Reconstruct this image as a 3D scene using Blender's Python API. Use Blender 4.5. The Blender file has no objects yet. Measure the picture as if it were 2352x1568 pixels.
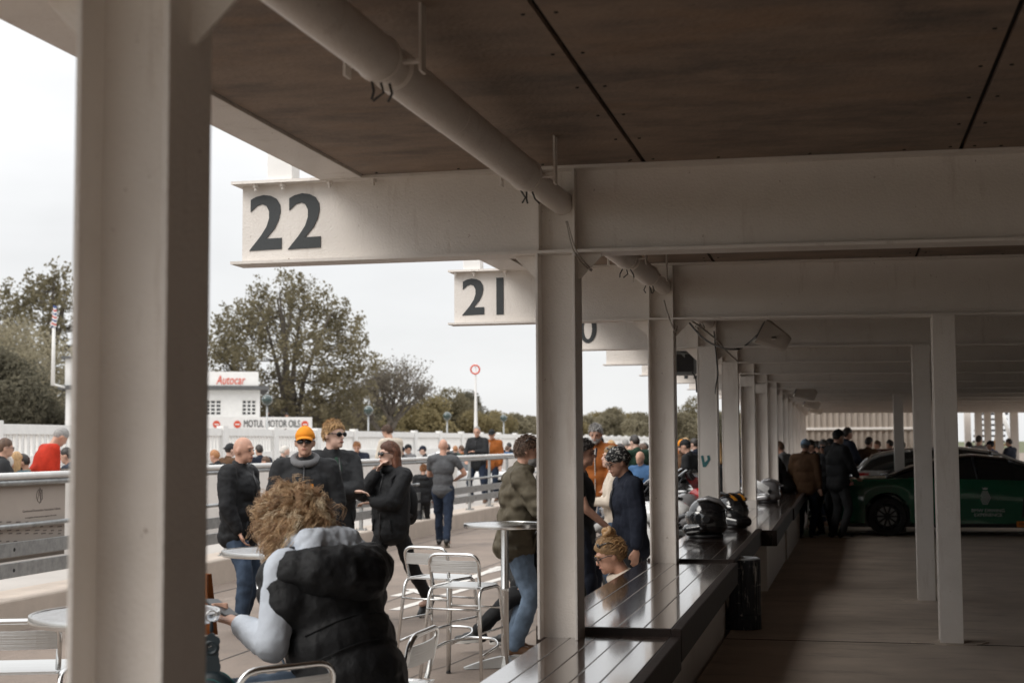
import bpy, bmesh, math, random
import numpy as np
from mathutils import Vector, Matrix, Euler, noise as mnoise

rnd = random.Random(7)
PI = math.pi
C = bpy.context.scene.collection
scene = bpy.context.scene
R = math.radians

# ------------------------------------------------------------------ camera
YAW, PITCH, ROLL = R(12.91), R(4.06), R(0.30)
CAM = Vector((0.0, 0.0, 1.68))
cd = bpy.data.cameras.new('camera')
cd.sensor_width = 36.0
cd.lens = 50.0
cd.clip_end = 3000.0
cd.clip_start = 0.05
cam = bpy.data.objects.new('camera', cd)
C.objects.link(cam)
_f = Vector((-math.sin(YAW) * math.cos(PITCH), math.cos(YAW) * math.cos(PITCH), math.sin(PITCH)))
_r0 = Vector((math.cos(YAW), math.sin(YAW), 0))
_u0 = _r0.cross(_f)
_R = _r0 * math.cos(ROLL) - _u0 * math.sin(ROLL)
_U = _u0 * math.cos(ROLL) + _r0 * math.sin(ROLL)
cam.matrix_world = Matrix(((_R.x, _U.x, -_f.x, CAM.x), (_R.y, _U.y, -_f.y, CAM.y), (_R.z, _U.z, -_f.z, CAM.z), (0, 0, 0, 1)))
cd.dof.use_dof = True
cd.dof.focus_distance = 8.4
cd.dof.aperture_fstop = 3.8
scene.camera = cam

# ------------------------------------------------------------------ world: overcast sky
w = bpy.data.worlds.new('World')
scene.world = w
w.use_nodes = True
nt = w.node_tree
nt.nodes.clear()
wo = nt.nodes.new('ShaderNodeOutputWorld')
bg = nt.nodes.new('ShaderNodeBackground')
bg.inputs['Strength'].default_value = 0.1
sky = nt.nodes.new('ShaderNodeTexSky')
sky.sky_type = 'NISHITA'
sky.sun_disc = False
sky.sun_elevation = R(42)
sky.sun_rotation = R(222)
tc = nt.nodes.new('ShaderNodeTexCoord')
sep = nt.nodes.new('ShaderNodeSeparateXYZ')
nt.links.new(tc.outputs['Generated'], sep.inputs[0])
mr = nt.nodes.new('ShaderNodeMapRange')
mr.inputs[1].default_value = 0.0
mr.inputs[2].default_value = 1.0
mr.inputs[3].default_value = 7.5
mr.inputs[4].default_value = 19.5
pw_ = nt.nodes.new('ShaderNodeMath')
pw_.operation = 'POWER'
pw_.use_clamp = True
pw_.inputs[1].default_value = 1.5
mz_ = nt.nodes.new('ShaderNodeMath')
mz_.operation = 'MAXIMUM'
mz_.inputs[1].default_value = 0.0
nt.links.new(sep.outputs['Z'], mz_.inputs[0])
nt.links.new(mz_.outputs[0], pw_.inputs[0])
nt.links.new(pw_.outputs[0], mr.inputs[0])
mp = nt.nodes.new('ShaderNodeMapping')
mp.inputs['Scale'].default_value = (2.2, 2.2, 7.0)
nt.links.new(tc.outputs['Generated'], mp.inputs[0])
nz = nt.nodes.new('ShaderNodeTexNoise')
nz.inputs['Scale'].default_value = 1.6
nz.inputs['Detail'].default_value = 5
nz.inputs['Roughness'].default_value = 0.55
nt.links.new(mp.outputs[0], nz.inputs['Vector'])
cr = nt.nodes.new('ShaderNodeMapRange')
cr.inputs[1].default_value = 0.3
cr.inputs[2].default_value = 0.7
cr.inputs[3].default_value = 0.93
cr.inputs[4].default_value = 1.07
nt.links.new(nz.outputs['Fac'], cr.inputs[0])
mul = nt.nodes.new('ShaderNodeMath')
mul.operation = 'MULTIPLY'
nt.links.new(mr.outputs[0], mul.inputs[0])
nt.links.new(cr.outputs[0], mul.inputs[1])
cc = nt.nodes.new('ShaderNodeCombineXYZ')
for i, k in enumerate((0.995, 1.0, 1.005)):
    m_ = nt.nodes.new('ShaderNodeMath')
    m_.operation = 'MULTIPLY'
    m_.inputs[1].default_value = k
    nt.links.new(mul.outputs[0], m_.inputs[0])
    nt.links.new(m_.outputs[0], cc.inputs[i])
mx = nt.nodes.new('ShaderNodeMixRGB')
mx.inputs['Fac'].default_value = 0.94
nt.links.new(sky.outputs[0], mx.inputs['Color1'])
nt.links.new(cc.outputs[0], mx.inputs['Color2'])
nt.links.new(mx.outputs[0], bg.inputs['Color'])
nt.links.new(bg.outputs[0], wo.inputs['Surface'])

# weak sun behind cloud
sd = bpy.data.lights.new('sun', 'SUN')
sd.energy = 1.4
sd.angle = R(32)
sd.color = (1.0, 0.95, 0.88)
sun = bpy.data.objects.new('sun', sd)
C.objects.link(sun)
_sa, _se = R(222), R(42)
_sv = Vector((math.sin(_sa) * math.cos(_se), math.cos(_sa) * math.cos(_se), math.sin(_se)))
sun.rotation_euler = _sv.to_track_quat('Z', 'Y').to_euler()

scene.view_settings.view_transform = 'Standard'
scene.view_settings.look = 'None'
scene.view_settings.exposure = 0.26
scene.view_settings.gamma = 1.0
scene.view_settings.use_curve_mapping = False
scene.render.engine = 'CYCLES'
scene.cycles.use_denoising = True
scene.cycles.max_bounces = 10
scene.cycles.diffuse_bounces = 5
scene.cycles.glossy_bounces = 4
scene.cycles.transparent_max_bounces = 8
scene.cycles.caustics_reflective = False
scene.cycles.caustics_refractive = False

# ------------------------------------------------------------------ image point helpers (2352 x 1568 grid)
FPX = 2352 * 50.0 / 36.0
def ray(px, py):
    return _f + _R * ((px - 1176) / FPX) + _U * (-(py - 784) / FPX)
def P(px, py, d):
    return CAM + ray(px, py) * d
def PZ(px, py, z):
    v = ray(px, py)
    return CAM + v * ((z - CAM.z) / v.z)
def PY(px, py, y):
    v = ray(px, py)
    return CAM + v * (y / v.y)
def G(px, d, z=0.0, py=1200):
    p = P(px, py, d)
    p.z = z
    return p

# ------------------------------------------------------------------ materials
MATS = {}
def mat(name, col, rough=0.6, metal=0.0, var=0.12, vscale=6.0, bump=0.0, bscale=60.0, coat=0.0, spec=0.5, stretch=None, var2=None, emit=0.0, trans=0.0, croug=0.08):
    if name in MATS:
        return MATS[name]
    m = bpy.data.materials.new(name)
    m.use_nodes = True
    n = m.node_tree.nodes
    l = m.node_tree.links
    b = n['Principled BSDF']
    b.inputs['Roughness'].default_value = rough
    b.inputs['Metallic'].default_value = metal
    b.inputs['Specular IOR Level'].default_value = spec
    b.inputs['Coat Weight'].default_value = coat
    b.inputs['Coat Roughness'].default_value = croug
    if trans:
        b.inputs['Transmission Weight'].default_value = trans
    t = n.new('ShaderNodeTexCoord')
    src = t.outputs['Object']
    if stretch:
        mp = n.new('ShaderNodeMapping')
        mp.inputs['Scale'].default_value = stretch
        l.new(src, mp.inputs[0])
        src = mp.outputs[0]
    c0 = tuple(max(0, c * (1 - var)) for c in col) + (1,)
    c1 = tuple(min(1, c * (1 + var)) for c in col) + (1,)
    if var2:
        c0 = tuple(var2) + (1,)
        c1 = tuple(col) + (1,)
    nz = n.new('ShaderNodeTexNoise')
    nz.inputs['Scale'].default_value = vscale
    nz.inputs['Detail'].default_value = 6
    nz.inputs['Roughness'].default_value = 0.62
    l.new(src, nz.inputs['Vector'])
    rp = n.new('ShaderNodeValToRGB')
    rp.color_ramp.elements[0].position = 0.3
    rp.color_ramp.elements[0].color = c0
    rp.color_ramp.elements[1].position = 0.7
    rp.color_ramp.elements[1].color = c1
    l.new(nz.outputs['Fac'], rp.inputs[0])
    l.new(rp.outputs[0], b.inputs['Base Color'])
    if bump:
        nb = n.new('ShaderNodeTexNoise')
        nb.inputs['Scale'].default_value = bscale
        nb.inputs['Detail'].default_value = 4
        l.new(src, nb.inputs['Vector'])
        bp = n.new('ShaderNodeBump')
        bp.inputs['Strength'].default_value = bump
        bp.inputs['Distance'].default_value = 0.01
        l.new(nb.outputs['Fac'], bp.inputs['Height'])
        l.new(bp.outputs[0], b.inputs['Normal'])
    if emit:
        b.inputs['Emission Color'].default_value = tuple(col) + (1,)
        b.inputs['Emission Strength'].default_value = emit
    MATS[name] = m
    return m

def mix_dirt(m, col, scale, lo, hi, stretch=(1, 1, 1), amount=1.0):
    """lay a second noise colour over a material's base colour"""
    n = m.node_tree.nodes
    l = m.node_tree.links
    b = n['Principled BSDF']
    old = b.inputs['Base Color'].links[0].from_socket
    t = n.new('ShaderNodeTexCoord')
    mp = n.new('ShaderNodeMapping')
    mp.inputs['Scale'].default_value = stretch
    l.new(t.outputs['Object'], mp.inputs[0])
    nz = n.new('ShaderNodeTexNoise')
    nz.inputs['Scale'].default_value = scale
    nz.inputs['Detail'].default_value = 8
    nz.inputs['Roughness'].default_value = 0.7
    l.new(mp.outputs[0], nz.inputs['Vector'])
    mr = n.new('ShaderNodeMapRange')
    mr.inputs[1].default_value = lo
    mr.inputs[2].default_value = hi
    mr.inputs[3].default_value = 0
    mr.inputs[4].default_value = amount
    l.new(nz.outputs['Fac'], mr.inputs[0])
    mx = n.new('ShaderNodeMixRGB')
    mx.inputs['Color2'].default_value = tuple(col) + (1,)
    l.new(mr.outputs[0], mx.inputs['Fac'])
    l.new(old, mx.inputs['Color1'])
    l.new(mx.outputs[0], b.inputs['Base Color'])
    return m

PAINT = mat('cream_steel_paint', (0.78, 0.735, 0.69), 0.42, var=0.04, vscale=3, bump=0.25, bscale=90)
mix_dirt(PAINT, (0.36, 0.28, 0.22), 6, 0.58, 0.78, (1.6, 1.6, 0.25), 0.5)
mix_dirt(PAINT, (0.20, 0.12, 0.08), 42, 0.665, 0.70, (1, 1, 0.7), 0.85)
mix_dirt(PAINT, (0.54, 0.48, 0.42), 1.6, 0.5, 0.75, (1, 1, 1), 0.35)
WHITE = mat('white_paint', (0.78, 0.77, 0.75), 0.5, var=0.05, vscale=4, bump=0.1)
CEIL = mat('brown_ceiling_board', (0.35, 0.265, 0.205), 0.75, var2=(0.22, 0.175, 0.145), vscale=4.5, bump=0.5, bscale=60, stretch=(0.8, 1.6, 1))
mix_dirt(CEIL, (0.085, 0.078, 0.075), 2.3, 0.48, 0.7, (0.7, 1.3, 1), 0.7)
mix_dirt(CEIL, (0.33, 0.21, 0.13), 1.9, 0.52, 0.72, (0.7, 1.6, 1), 0.5)
mix_dirt(CEIL, (0.03, 0.025, 0.02), 34, 0.66, 0.71, (0.5, 1.4, 1), 0.9)
mix_dirt(CEIL, (0.42, 0.33, 0.26), 16, 0.71, 0.76, (0.25, 5.0, 1), 0.5)
DARKGAP = mat('black_joint', (0.02, 0.02, 0.02), 0.9)
TARMAC = mat('pit_lane_tarmac', (0.225, 0.178, 0.145), 0.85, var=0.2, vscale=0.9, bump=0.5, bscale=130)
mix_dirt(TARMAC, (0.10, 0.085, 0.075), 95, 0.52, 0.68, (1, 1, 1), 0.75)
mix_dirt(TARMAC, (0.46, 0.41, 0.36), 120, 0.6, 0.72, (1, 1, 1), 0.6)
mix_dirt(TARMAC, (0.06, 0.05, 0.045), 42, 0.56, 0.66, (1, 1, 1), 0.55)
mix_dirt(TARMAC, (0.14, 0.115, 0.10), 0.9, 0.52, 0.70, (1.3, 0.6, 1), 0.55)
mix_dirt(TARMAC, (0.42, 0.36, 0.31), 1.7, 0.60, 0.72, (1.5, 0.5, 1), 0.45)
mix_dirt(TARMAC, (0.05, 0.045, 0.04), 3.5, 0.66, 0.70, (1, 1, 1), 0.6)
CONC = mat('garage_concrete', (0.46, 0.385, 0.32), 0.62, var=0.22, vscale=1.3, bump=0.15, bscale=50)
mix_dirt(CONC, (0.09, 0.075, 0.065), 2.6, 0.52, 0.72, (0.6, 1.6, 1), 0.5)
mix_dirt(CONC, (0.33, 0.27, 0.22), 5.5, 0.62, 0.75, (0.6, 1.8, 1), 0.4)
PALECONC = mat('pale_concrete', (0.50, 0.425, 0.36), 0.8, var=0.12, vscale=2.0, bump=0.3, bscale=70)
mix_dirt(PALECONC, (0.24, 0.2, 0.16), 9, 0.62, 0.78, (1, 1, 0.4), 0.6)
TRACK = mat('track_surface', (0.42, 0.39, 0.36), 0.85, var=0.1, vscale=0.5)
GRASS = mat('grass_ground', (0.09, 0.095, 0.04), 0.9, var=0.3, vscale=0.4)
BENCH = mat('dark_brown_gloss_board', (0.060, 0.037, 0.029), 0.18, var=0.25, vscale=5, bump=0.10, bscale=34, coat=1.0, stretch=(1.4, 1.0, 1), croug=0.07, spec=1.0)
BENCH.node_tree.nodes['Principled BSDF'].inputs['IOR'].default_value = 1.75
BENCH.node_tree.nodes['Principled BSDF'].inputs['Coat IOR'].default_value = 1.75
BENCHEDGE = mat('dark_brown_edge_board', (0.026, 0.017, 0.014), 0.55, spec=0.25, var=0.3, vscale=9, bump=0.25, bscale=30)
NUM = mat('charcoal_number_paint', (0.035, 0.040, 0.043), 0.5, var=0.15, vscale=20, bump=0.1)
GALV = mat('galvanised_steel', (0.36, 0.37, 0.37), 0.45, 0.75, var=0.22, vscale=14)
ALU = mat('polished_aluminium', (0.74, 0.74, 0.73), 0.22, 1.0, var=0.05, vscale=10, bump=0.03)
BLACKP = mat('black_plastic', (0.018, 0.018, 0.02), 0.35)
RUBBER = mat('tyre_rubber', (0.02, 0.02, 0.02), 0.75)
GLASS = mat('dark_window_glass', (0.02, 0.024, 0.026), 0.06, spec=0.8, coat=0.4)
CABLE = mat('grey_cable', (0.42, 0.38, 0.34), 0.6)

# ------------------------------------------------------------------ mesh builder
class MB:
    def __init__(s):
        s.v = []
        s.f = []
        s.m = []
        s.mi = 0
    def add(s, vs, fs):
        o = len(s.v)
        s.v.extend([tuple(v) for v in vs])
        s.f.extend([tuple(i + o for i in f) for f in fs])
        s.m.extend([s.mi] * len(fs))
        return s
    def box(s, lo, hi, M=None):
        x0, y0, z0 = lo
        x1, y1, z1 = hi
        vs = [Vector(c) for c in ((x0, y0, z0), (x1, y0, z0), (x1, y1, z0), (x0, y1, z0), (x0, y0, z1), (x1, y0, z1), (x1, y1, z1), (x0, y1, z1))]
        if M is not None:
            vs = [M @ v for v in vs]
        return s.add(vs, [(0, 3, 2, 1), (4, 5, 6, 7), (0, 1, 5, 4), (1, 2, 6, 5), (2, 3, 7, 6), (3, 0, 4, 7)])
    def loft(s, rings, closed=True, caps=True):
        n = len(rings[0])
        vs = [p for r in rings for p in r]
        fs = []
        for i in range(len(rings) - 1):
            for j in range(n if closed else n - 1):
                k = (j + 1) % n
                fs.append((i * n + j, i * n + k, (i + 1) * n + k, (i + 1) * n + j))
        if caps and closed:
            fs.append(tuple(range(n))[::-1])
            fs.append(tuple((len(rings) - 1) * n + j for j in range(n)))
        return s.add(vs, fs)
    def tube(s, path, r, n=8, caps=True, sx=1.0):
        path = [Vector(p) for p in path]
        rr = r if isinstance(r, (list, tuple)) else [r] * len(path)
        rings = []
        up = None
        for i, p in enumerate(path):
            a = path[max(i - 1, 0)]
            b = path[min(i + 1, len(path) - 1)]
            t = (b - a)
            if t.length < 1e-9:
                t = Vector((0, 0, 1))
            t.normalize()
            if up is None:
                up = t.orthogonal().normalized()
            up = (up - t * up.dot(t))
            if up.length < 1e-6:
                up = t.orthogonal()
            up.normalize()
            sd_ = t.cross(up)
            rings.append([p + (up * math.cos(2 * PI * j / n) * sx + sd_ * math.sin(2 * PI * j / n)) * rr[i] for j in range(n)])
        return s.loft(rings, True, caps)
    def cyl(s, p0, p1, r0, r1=None, n=12):
        return s.tube([p0, p1], [r0, r0 if r1 is None else r1], n)
    def capsule(s, p, q, r0, r1, n=10, k=3, sx=1.0):
        p = Vector(p)
        q = Vector(q)
        t = q - p
        L = t.length
        if L < 1e-6:
            t = Vector((0, 0, 1))
            L = 1e-6
        t = t / L
        path = []
        rr = []
        for i in range(k + 1):
            a = PI / 2 * (1 - i / k) * 0.97
            path.append(p - t * r0 * math.sin(a))
            rr.append(r0 * math.cos(a))
        for i in range(k + 1):
            a = PI / 2 * (i / k) * 0.97
            path.append(q + t * r1 * math.sin(a))
            rr.append(r1 * math.cos(a))
        return s.tube(path, rr, n, True, sx)
    def ell(s, c, rad, M=None, n=14, k=9):
        c = Vector(c)
        rings = []
        for i in range(k + 1):
            a = PI * (0.01 + 0.98 * i / k)
            ring = []
            for j in range(n):
                b = 2 * PI * j / n
                v = Vector((rad[0] * math.sin(a) * math.cos(b), rad[1] * math.sin(a) * math.sin(b), -rad[2] * math.cos(a)))
                if M is not None:
                    v = M @ v
                ring.append(c + v)
            rings.append(ring)
        return s.loft(rings)
    def lathe(s, prof, c=(0, 0, 0), n=24, M=None):
        c = Vector(c)
        rings = []
        for r_, z in prof:
            ring = []
            for j in range(n):
                v = Vector((r_ * math.cos(2 * PI * j / n), r_ * math.sin(2 * PI * j / n), z))
                if M is not None:
                    v = M @ v
                ring.append(c + v)
            rings.append(ring)
        return s.loft(rings)
    def torus(s, c, R_, r_, M=None, n=28, k=8, a0=0, a1=2 * PI):
        c = Vector(c)
        full = abs(a1 - a0 - 2 * PI) < 1e-6
        rings = []
        cnt = n if full else n + 1
        for i in range(cnt):
            a = a0 + (a1 - a0) * i / n
            ring = []
            for j in range(k):
                b = 2 * PI * j / k
                v = Vector(((R_ + r_ * math.cos(b)) * math.cos(a), (R_ + r_ * math.cos(b)) * math.sin(a), r_ * math.sin(b)))
                if M is not None:
                    v = M @ v
                ring.append(c + v)
            rings.append(ring)
        if full:
            rings.append(rings[0])
            return s.loft(rings, True, False)
        return s.loft(rings)
    def prism(s, poly, z0, z1, M=None):
        n = len(poly)
        vs = [Vector((x, y, z0)) for x, y in poly] + [Vector((x, y, z1)) for x, y in poly]
        if M is not None:
            vs = [M @ v for v in vs]
        fs = [tuple(range(n))[::-1], tuple(range(n, 2 * n))]
        for j in range(n):
            k = (j + 1) % n
            fs.append((j, k, n + k, n + j))
        return s.add(vs, fs)
    def mesh(s, name, mats, smooth=False):
        me = bpy.data.meshes.new(name)
        me.from_pydata(s.v, [], s.f)
        if not isinstance(mats, (list, tuple)):
            mats = [mats]
        for m in mats:
            me.materials.append(m)
        if len(mats) > 1:
            me.polygons.foreach_set('material_index', s.m)
        if smooth:
            me.polygons.foreach_set('use_smooth', [True] * len(me.polygons))
            if smooth == 'auto':
                try:
                    me.set_sharp_from_angle(angle=R(40))
                except Exception:
                    pass
        me.update()
        return me
    def build(s, name, mats, parent=None, smooth=False, bevel=0.0, fix=True, **props):
        me = s.mesh(name, mats, smooth)
        if fix:
            bm = bmesh.new()
            bm.from_mesh(me)
            bmesh.ops.recalc_face_normals(bm, faces=bm.faces)
            bm.to_mesh(me)
            bm.free()
        return link(name, me, parent, bevel, **props)

def link(name, me, parent=None, bevel=0.0, **props):
    o = bpy.data.objects.new(name, me)
    C.objects.link(o)
    if parent is not None:
        o.parent = parent
        if props.pop('world', False):
            o.matrix_parent_inverse = Matrix.Translation(-Vector(parent.location))
    props.pop('world', None)
    for k, v in props.items():
        o[k] = v
    if bevel:
        b = o.modifiers.new('bevel', 'BEVEL')
        b.width = bevel
        b.segments = 2
        b.limit_method = 'ANGLE'
        b.angle_limit = R(50)
    return o

def thing(name, label, cat, loc=(0, 0, 0), rz=0.0, group=None, scale=1.0):
    o = bpy.data.objects.new(name, None)
    C.objects.link(o)
    o.location = loc
    o.rotation_euler = (0, 0, rz)
    o.scale = (scale,) * 3
    o.empty_display_size = 0.2
    o['label'] = label
    o['category'] = cat
    if group:
        o['group'] = group
    return o
def tag(o, label, cat, group=None):
    o['label'] = label
    o['category'] = cat
    if group:
        o['group'] = group
    return o
def dup(root, loc, rz=None, label=None, scale=None):
    r = root.copy()
    C.objects.link(r)
    r.location = loc
    if rz is not None:
        r.rotation_euler = (0, 0, rz)
    if scale is not None:
        r.scale = (scale,) * 3
    if label:
        r['label'] = label
    for ch in root.children:
        c = ch.copy()
        C.objects.link(c)
        c.parent = r
        for g in ch.children:
            d = g.copy()
            C.objects.link(d)
            d.parent = c
    return r
def text(name, body, size, M, mt, parent=None, shear=0.0, ext=0.004, align='LEFT', xs=1.0, off=0.0, sp=1.0):
    cu = bpy.data.curves.new(name, 'FONT')
    cu.body = body
    cu.size = size
    cu.shear = shear
    cu.extrude = ext
    cu.align_x = align
    cu.offset = off
    cu.space_character = sp
    cu.materials.append(mt)
    o = bpy.data.objects.new(name, cu)
    C.objects.link(o)
    if parent is not None:
        o.parent = parent
        o.matrix_parent_inverse = Matrix.Translation(-Vector(parent.location))
    o.matrix_world = M @ Matrix.Diagonal((xs, 1, 1, 1))
    o.matrix_basis = M @ Matrix.Diagonal((xs, 1, 1, 1))
    return o
def flatcurve(name, loops, M, mt, parent=None, ext=0.003):
    cu = bpy.data.curves.new(name, 'CURVE')
    cu.dimensions = '2D'
    cu.fill_mode = 'BOTH'
    cu.extrude = ext
    for lp in loops:
        sp = cu.splines.new('POLY')
        sp.points.add(len(lp) - 1)
        for i, (x, y) in enumerate(lp):
            sp.points[i].co = (x, y, 0, 1)
        sp.use_cyclic_u = True
    cu.materials.append(mt)
    o = bpy.data.objects.new(name, cu)
    C.objects.link(o)
    if parent is not None:
        o.parent = parent
        o.matrix_parent_inverse = Matrix.Translation(-Vector(parent.location))
    o.matrix_basis = M
    return o
# ================================================================== STRUCTURE
# ---- ground sheets
def sheet(name, x0, x1, y0, y1, z, mt, nx=1, ny=1):
    b = MB()
    b.add([(x0, y0, z), (x1, y0, z), (x1, y1, z), (x0, y1, z)], [(0, 1, 2, 3)])
    return b.build(name, mt, kind='structure')
sheet('ground', -900, 900, -40, 1800, -0.06, GRASS)
sheet('pit_lane', -9.0, -0.95, -10, 140, 0.0, TARMAC)
sheet('track', -40, -7.5, -10, 220, -0.02, TRACK)
sheet('paddock', 6.0, 60, -10, 200, -0.03, TARMAC)

# sloping garage floor slab
FY0, FY1 = -4.0, 26.0
def floor_z(y):
    y = max(FY0, min(FY1, y))
    return CAM.z - (1.36 + 0.0180 * (y - 10.1))
b = MB()
b.add([(-0.80, FY0, floor_z(FY0)), (14, FY0, floor_z(FY0)), (14, FY1, floor_z(FY1)), (-0.80, FY1, floor_z(FY1)), (-0.80, 75, floor_z(FY1)), (14, 75, floor_z(FY1)),
       (-0.80, FY0, -0.05), (14, FY0, -0.05), (14, 75, -0.05), (-0.80, 75, -0.05)],
      [(0, 1, 2, 3), (3, 2, 5, 4), (0, 6, 7, 1), (1, 7, 8, 5, 2), (5, 8, 9, 4), (4, 9, 6, 0, 3)])
b.build('garage_floor', CONC, kind='structure')
# construction joint across the slab by the first inner post
b = MB()
jy = 10.02
b.box((-0.8, jy - 0.006, floor_z(jy) + 0.001), (6, jy + 0.006, floor_z(jy) + 0.003))
b.build('floor_joint', DARKGAP, kind='structure')

# ---- beams, posts
BY = [2.36, 6.35, 10.05, 13.2, 15.9, 18.6, 21.2, 23.9, 26.5, 29.1, 31.7, 34.3, 36.9, 39.5, 42.1, 44.7]
CPX = [165, 1232, 1490, 1602.6, 1659.3, 1702.5, 1735.8, 1760.8, 1776.5, 1790.7]
def col_x(i):
    if i < len(CPX):
        py = (700, 1000, 1000, 1000, 1050, 1050, 1050, 1050, 1050, 1050)[i]
        return PY(CPX[i], py, BY[i]).x
    return PY(CPX[-1], 1050, BY[9]).x
BZ0, BZ1 = 2.546, 2.95
TIPX = -2.855
TIPS = [0, 0, .065, .15, .26, .30, .34, .38, .42, .46]
def tip(i):
    return TIPX + (TIPS[i] if i < len(TIPS) else .48)
ROOFX = -2.40
REARX = 6.6
def drop(v):
    v = Vector(v)
    if v.x > -1.25:
        v.z -= 0.0085 * (v.x + 1.25)
    return v
def dropped(b):
    b.v = [tuple(drop(v)) for v in b.v]
    return b
def xseg(a, c):
    """split an x span so that the knee of the roof falls on a vertex"""
    return [(a, -1.25), (-1.25, c)] if a < -1.25 < c else [(a, c)]
GL = {
 '2': [[(.04, .92), (.20, .97), (.43, 1.0), (.66, .98), (.84, .92), (.95, .81), (.965, .69), (.91, .54), (.79, .39), (.53, .21), (1.0, .215), (1.0, .015), (0, 0), (.35, .255), (.53, .42), (.61, .57), (.61, .70), (.53, .80), (.40, .835), (.25, .81), (.04, .70)]],
 '1': [[(.36, 0), (.68, 0), (.68, 1), (.36, 1)]],
 '0': [[(.5 + .5 * math.cos(a), .5 + .51 * math.sin(a)) for a in [2 * PI * i / 28 for i in range(28)]], [(.5 + .24 * math.cos(a), .5 + .37 * math.sin(a)) for a in [2 * PI * i / 28 for i in range(28)]]],
 '8': [[(.5 + .38 * math.cos(a), .745 + .255 * math.sin(a)) for a in [R(-38) + R(256) * i / 18 for i in range(19)]] + [(.5 + .46 * math.cos(a), .28 + .29 * math.sin(a)) for a in [R(128) + R(284) * i / 18 for i in range(19)]],
       [(.5 + .17 * math.cos(a), .75 + .13 * math.sin(a)) for a in [2 * PI * i / 20 for i in range(20)]], [(.5 + .22 * math.cos(a), .28 + .155 * math.sin(a)) for a in [2 * PI * i / 20 for i in range(20)]]],
 '9': [[(.5 + .47 * math.cos(a), .66 + .34 * math.sin(a)) for a in [R(-10) + R(250) * i / 20 for i in range(21)]] + [(.42, .30), (.1, 0), (.45, 0), (.85, .33), (.95, .55)], [(.5 + .23 * math.cos(a), .67 + .19 * math.sin(a)) for a in [2 * PI * i / 20 for i in range(20)]]],
 '7': [[(0, 1), (1, 1), (1, .85), (.5, 0), (.16, 0), (.64, .8), (0, .8)]],
 '6': [[(1 - x, 1 - y) for x, y in [(.5 + .47 * math.cos(a), .66 + .34 * math.sin(a)) for a in [R(-10) + R(250) * i / 20 for i in range(21)]] + [(.42, .30), (.1, 0), (.45, 0), (.85, .33), (.95, .55)]], [(.5 + .23 * math.cos(a), .33 + .19 * math.sin(a)) for a in [2 * PI * i / 20 for i in range(20)]]],
 '5': [[(.1, 1), (.9, 1), (.9, .82), (.36, .82), (.34, .66), (.7, .62), (.92, .45), (.92, .2), (.7, .03), (.4, -.02), (.05, .03), (.05, .22), (.4, .17), (.6, .25), (.62, .38), (.45, .48), (.08, .46)]],
 '4': [[(.55, 1), (.85, 1), (.85, .42), (1, .42), (1, .24), (.85, .24), (.85, 0), (.55, 0), (.55, .24), (0, .24), (0, .42)], [(.55, .42), (.26, .42), (.55, .76)]],
 '3': [[(.05, .95), (.4, 1.0), (.75, .96), (.9, .75), (.7, .54), (.95, .35), (.85, .08), (.45, -.02), (.02, .05), (.02, .24), (.4, .16), (.62, .28), (.4, .44), (.2, .44), (.2, .58), (.4, .58), (.6, .72), (.4, .84), (.05, .77)]],
}
def numberpair(beam, txt, x0, z0, y, h=.272):
    wch = h * .62
    x = x0
    for ch in txt:
        M = Matrix.Translation((x, y, z0)) @ Matrix.Rotation(PI / 2, 4, 'X') @ Matrix.Diagonal((wch, h, 1, 1))
        o = flatcurve('number', [[(px_, py_) for px_, py_ in lp] for lp in GL[ch]], M, NUM, beam, 0.002)
        o['label'] = 'charcoal painted numeral ' + ch
        x += wch * (1.19 if ch != '1' else 1.0)

def beam(i):
    num = 23 - i
    yc = BY[i] + 0.09
    near = i < 10
    nm = {0: 'white roof beam overhead at the nearest post', 1: 'white roof beam numbered 22 with a free cantilever tip', 2: 'white roof beam numbered 21, second numbered tip',
          3: 'white roof beam whose painted number is half hidden, only a 0 showing', 4: 'white roof beam with grey loudspeaker hanging below its outer arm',
          5: 'white roof beam numbered 18, digits partly hidden behind the hanging speaker', 6: 'white roof beam just beyond the one whose digits the speaker hides', 7: 'white roof beam above the post with a base plate'}.get(i, 'thin far white roof beam among the tightly stacked ones at the back')
    th = thing('roof_beam', nm, 'roof beam', (-1.25, yc, BZ0), group='numbered roof beams over the pits')
    b = MB()
    for a, c in xseg(tip(i) + 0.03, REARX):
        b.box((a, yc - .006, BZ0 + .014), (c, yc + .006, BZ1 - .014))
    dropped(b).build('web', PAINT, th, world=True)
    for zz0, zz1 in ((BZ0, BZ0 + .014), (BZ1 - .014, BZ1)):
        b = MB()
        for a, c in xseg(tip(i), REARX):
            b.box((a, yc - .08, zz0), (c, yc + .08, zz1))
        dropped(b).build('flange', PAINT, th, world=True)
    if near:
        # stiffener plates over the post
        cx = col_x(i)
        for xx in (cx + .004, cx + .172):
            b = MB()
            b.box((xx, yc - .078, BZ0 + .015), (xx + .01, yc - .007, BZ1 - .015))
            dropped(b).build('stiffener', PAINT, th, world=True)
    if i < 5:
        for k, bx in enumerate((-2.74, -2.60, -2.36, -2.14)):
            b = MB()
            b.cyl((bx, yc - .045, BZ1 - .045), (bx, yc - .045, BZ1 - .013), .009, n=6)
            b.cyl((bx, yc - .045, BZ1 - .030), (bx, yc - .045, BZ1 - .0141), .016, n=6)
            b.build('bolt', PAINT, th, world=True)
    if 1 <= i <= 8 and i != 4:
        numberpair(th, str(num), {1: -2.788, 2: -2.70, 3: -2.59, 5: -2.10}.get(i, -2.30), BZ0 + .072, yc - .0085)
    return th
for i in range(len(BY)):
    beam(i)

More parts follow.
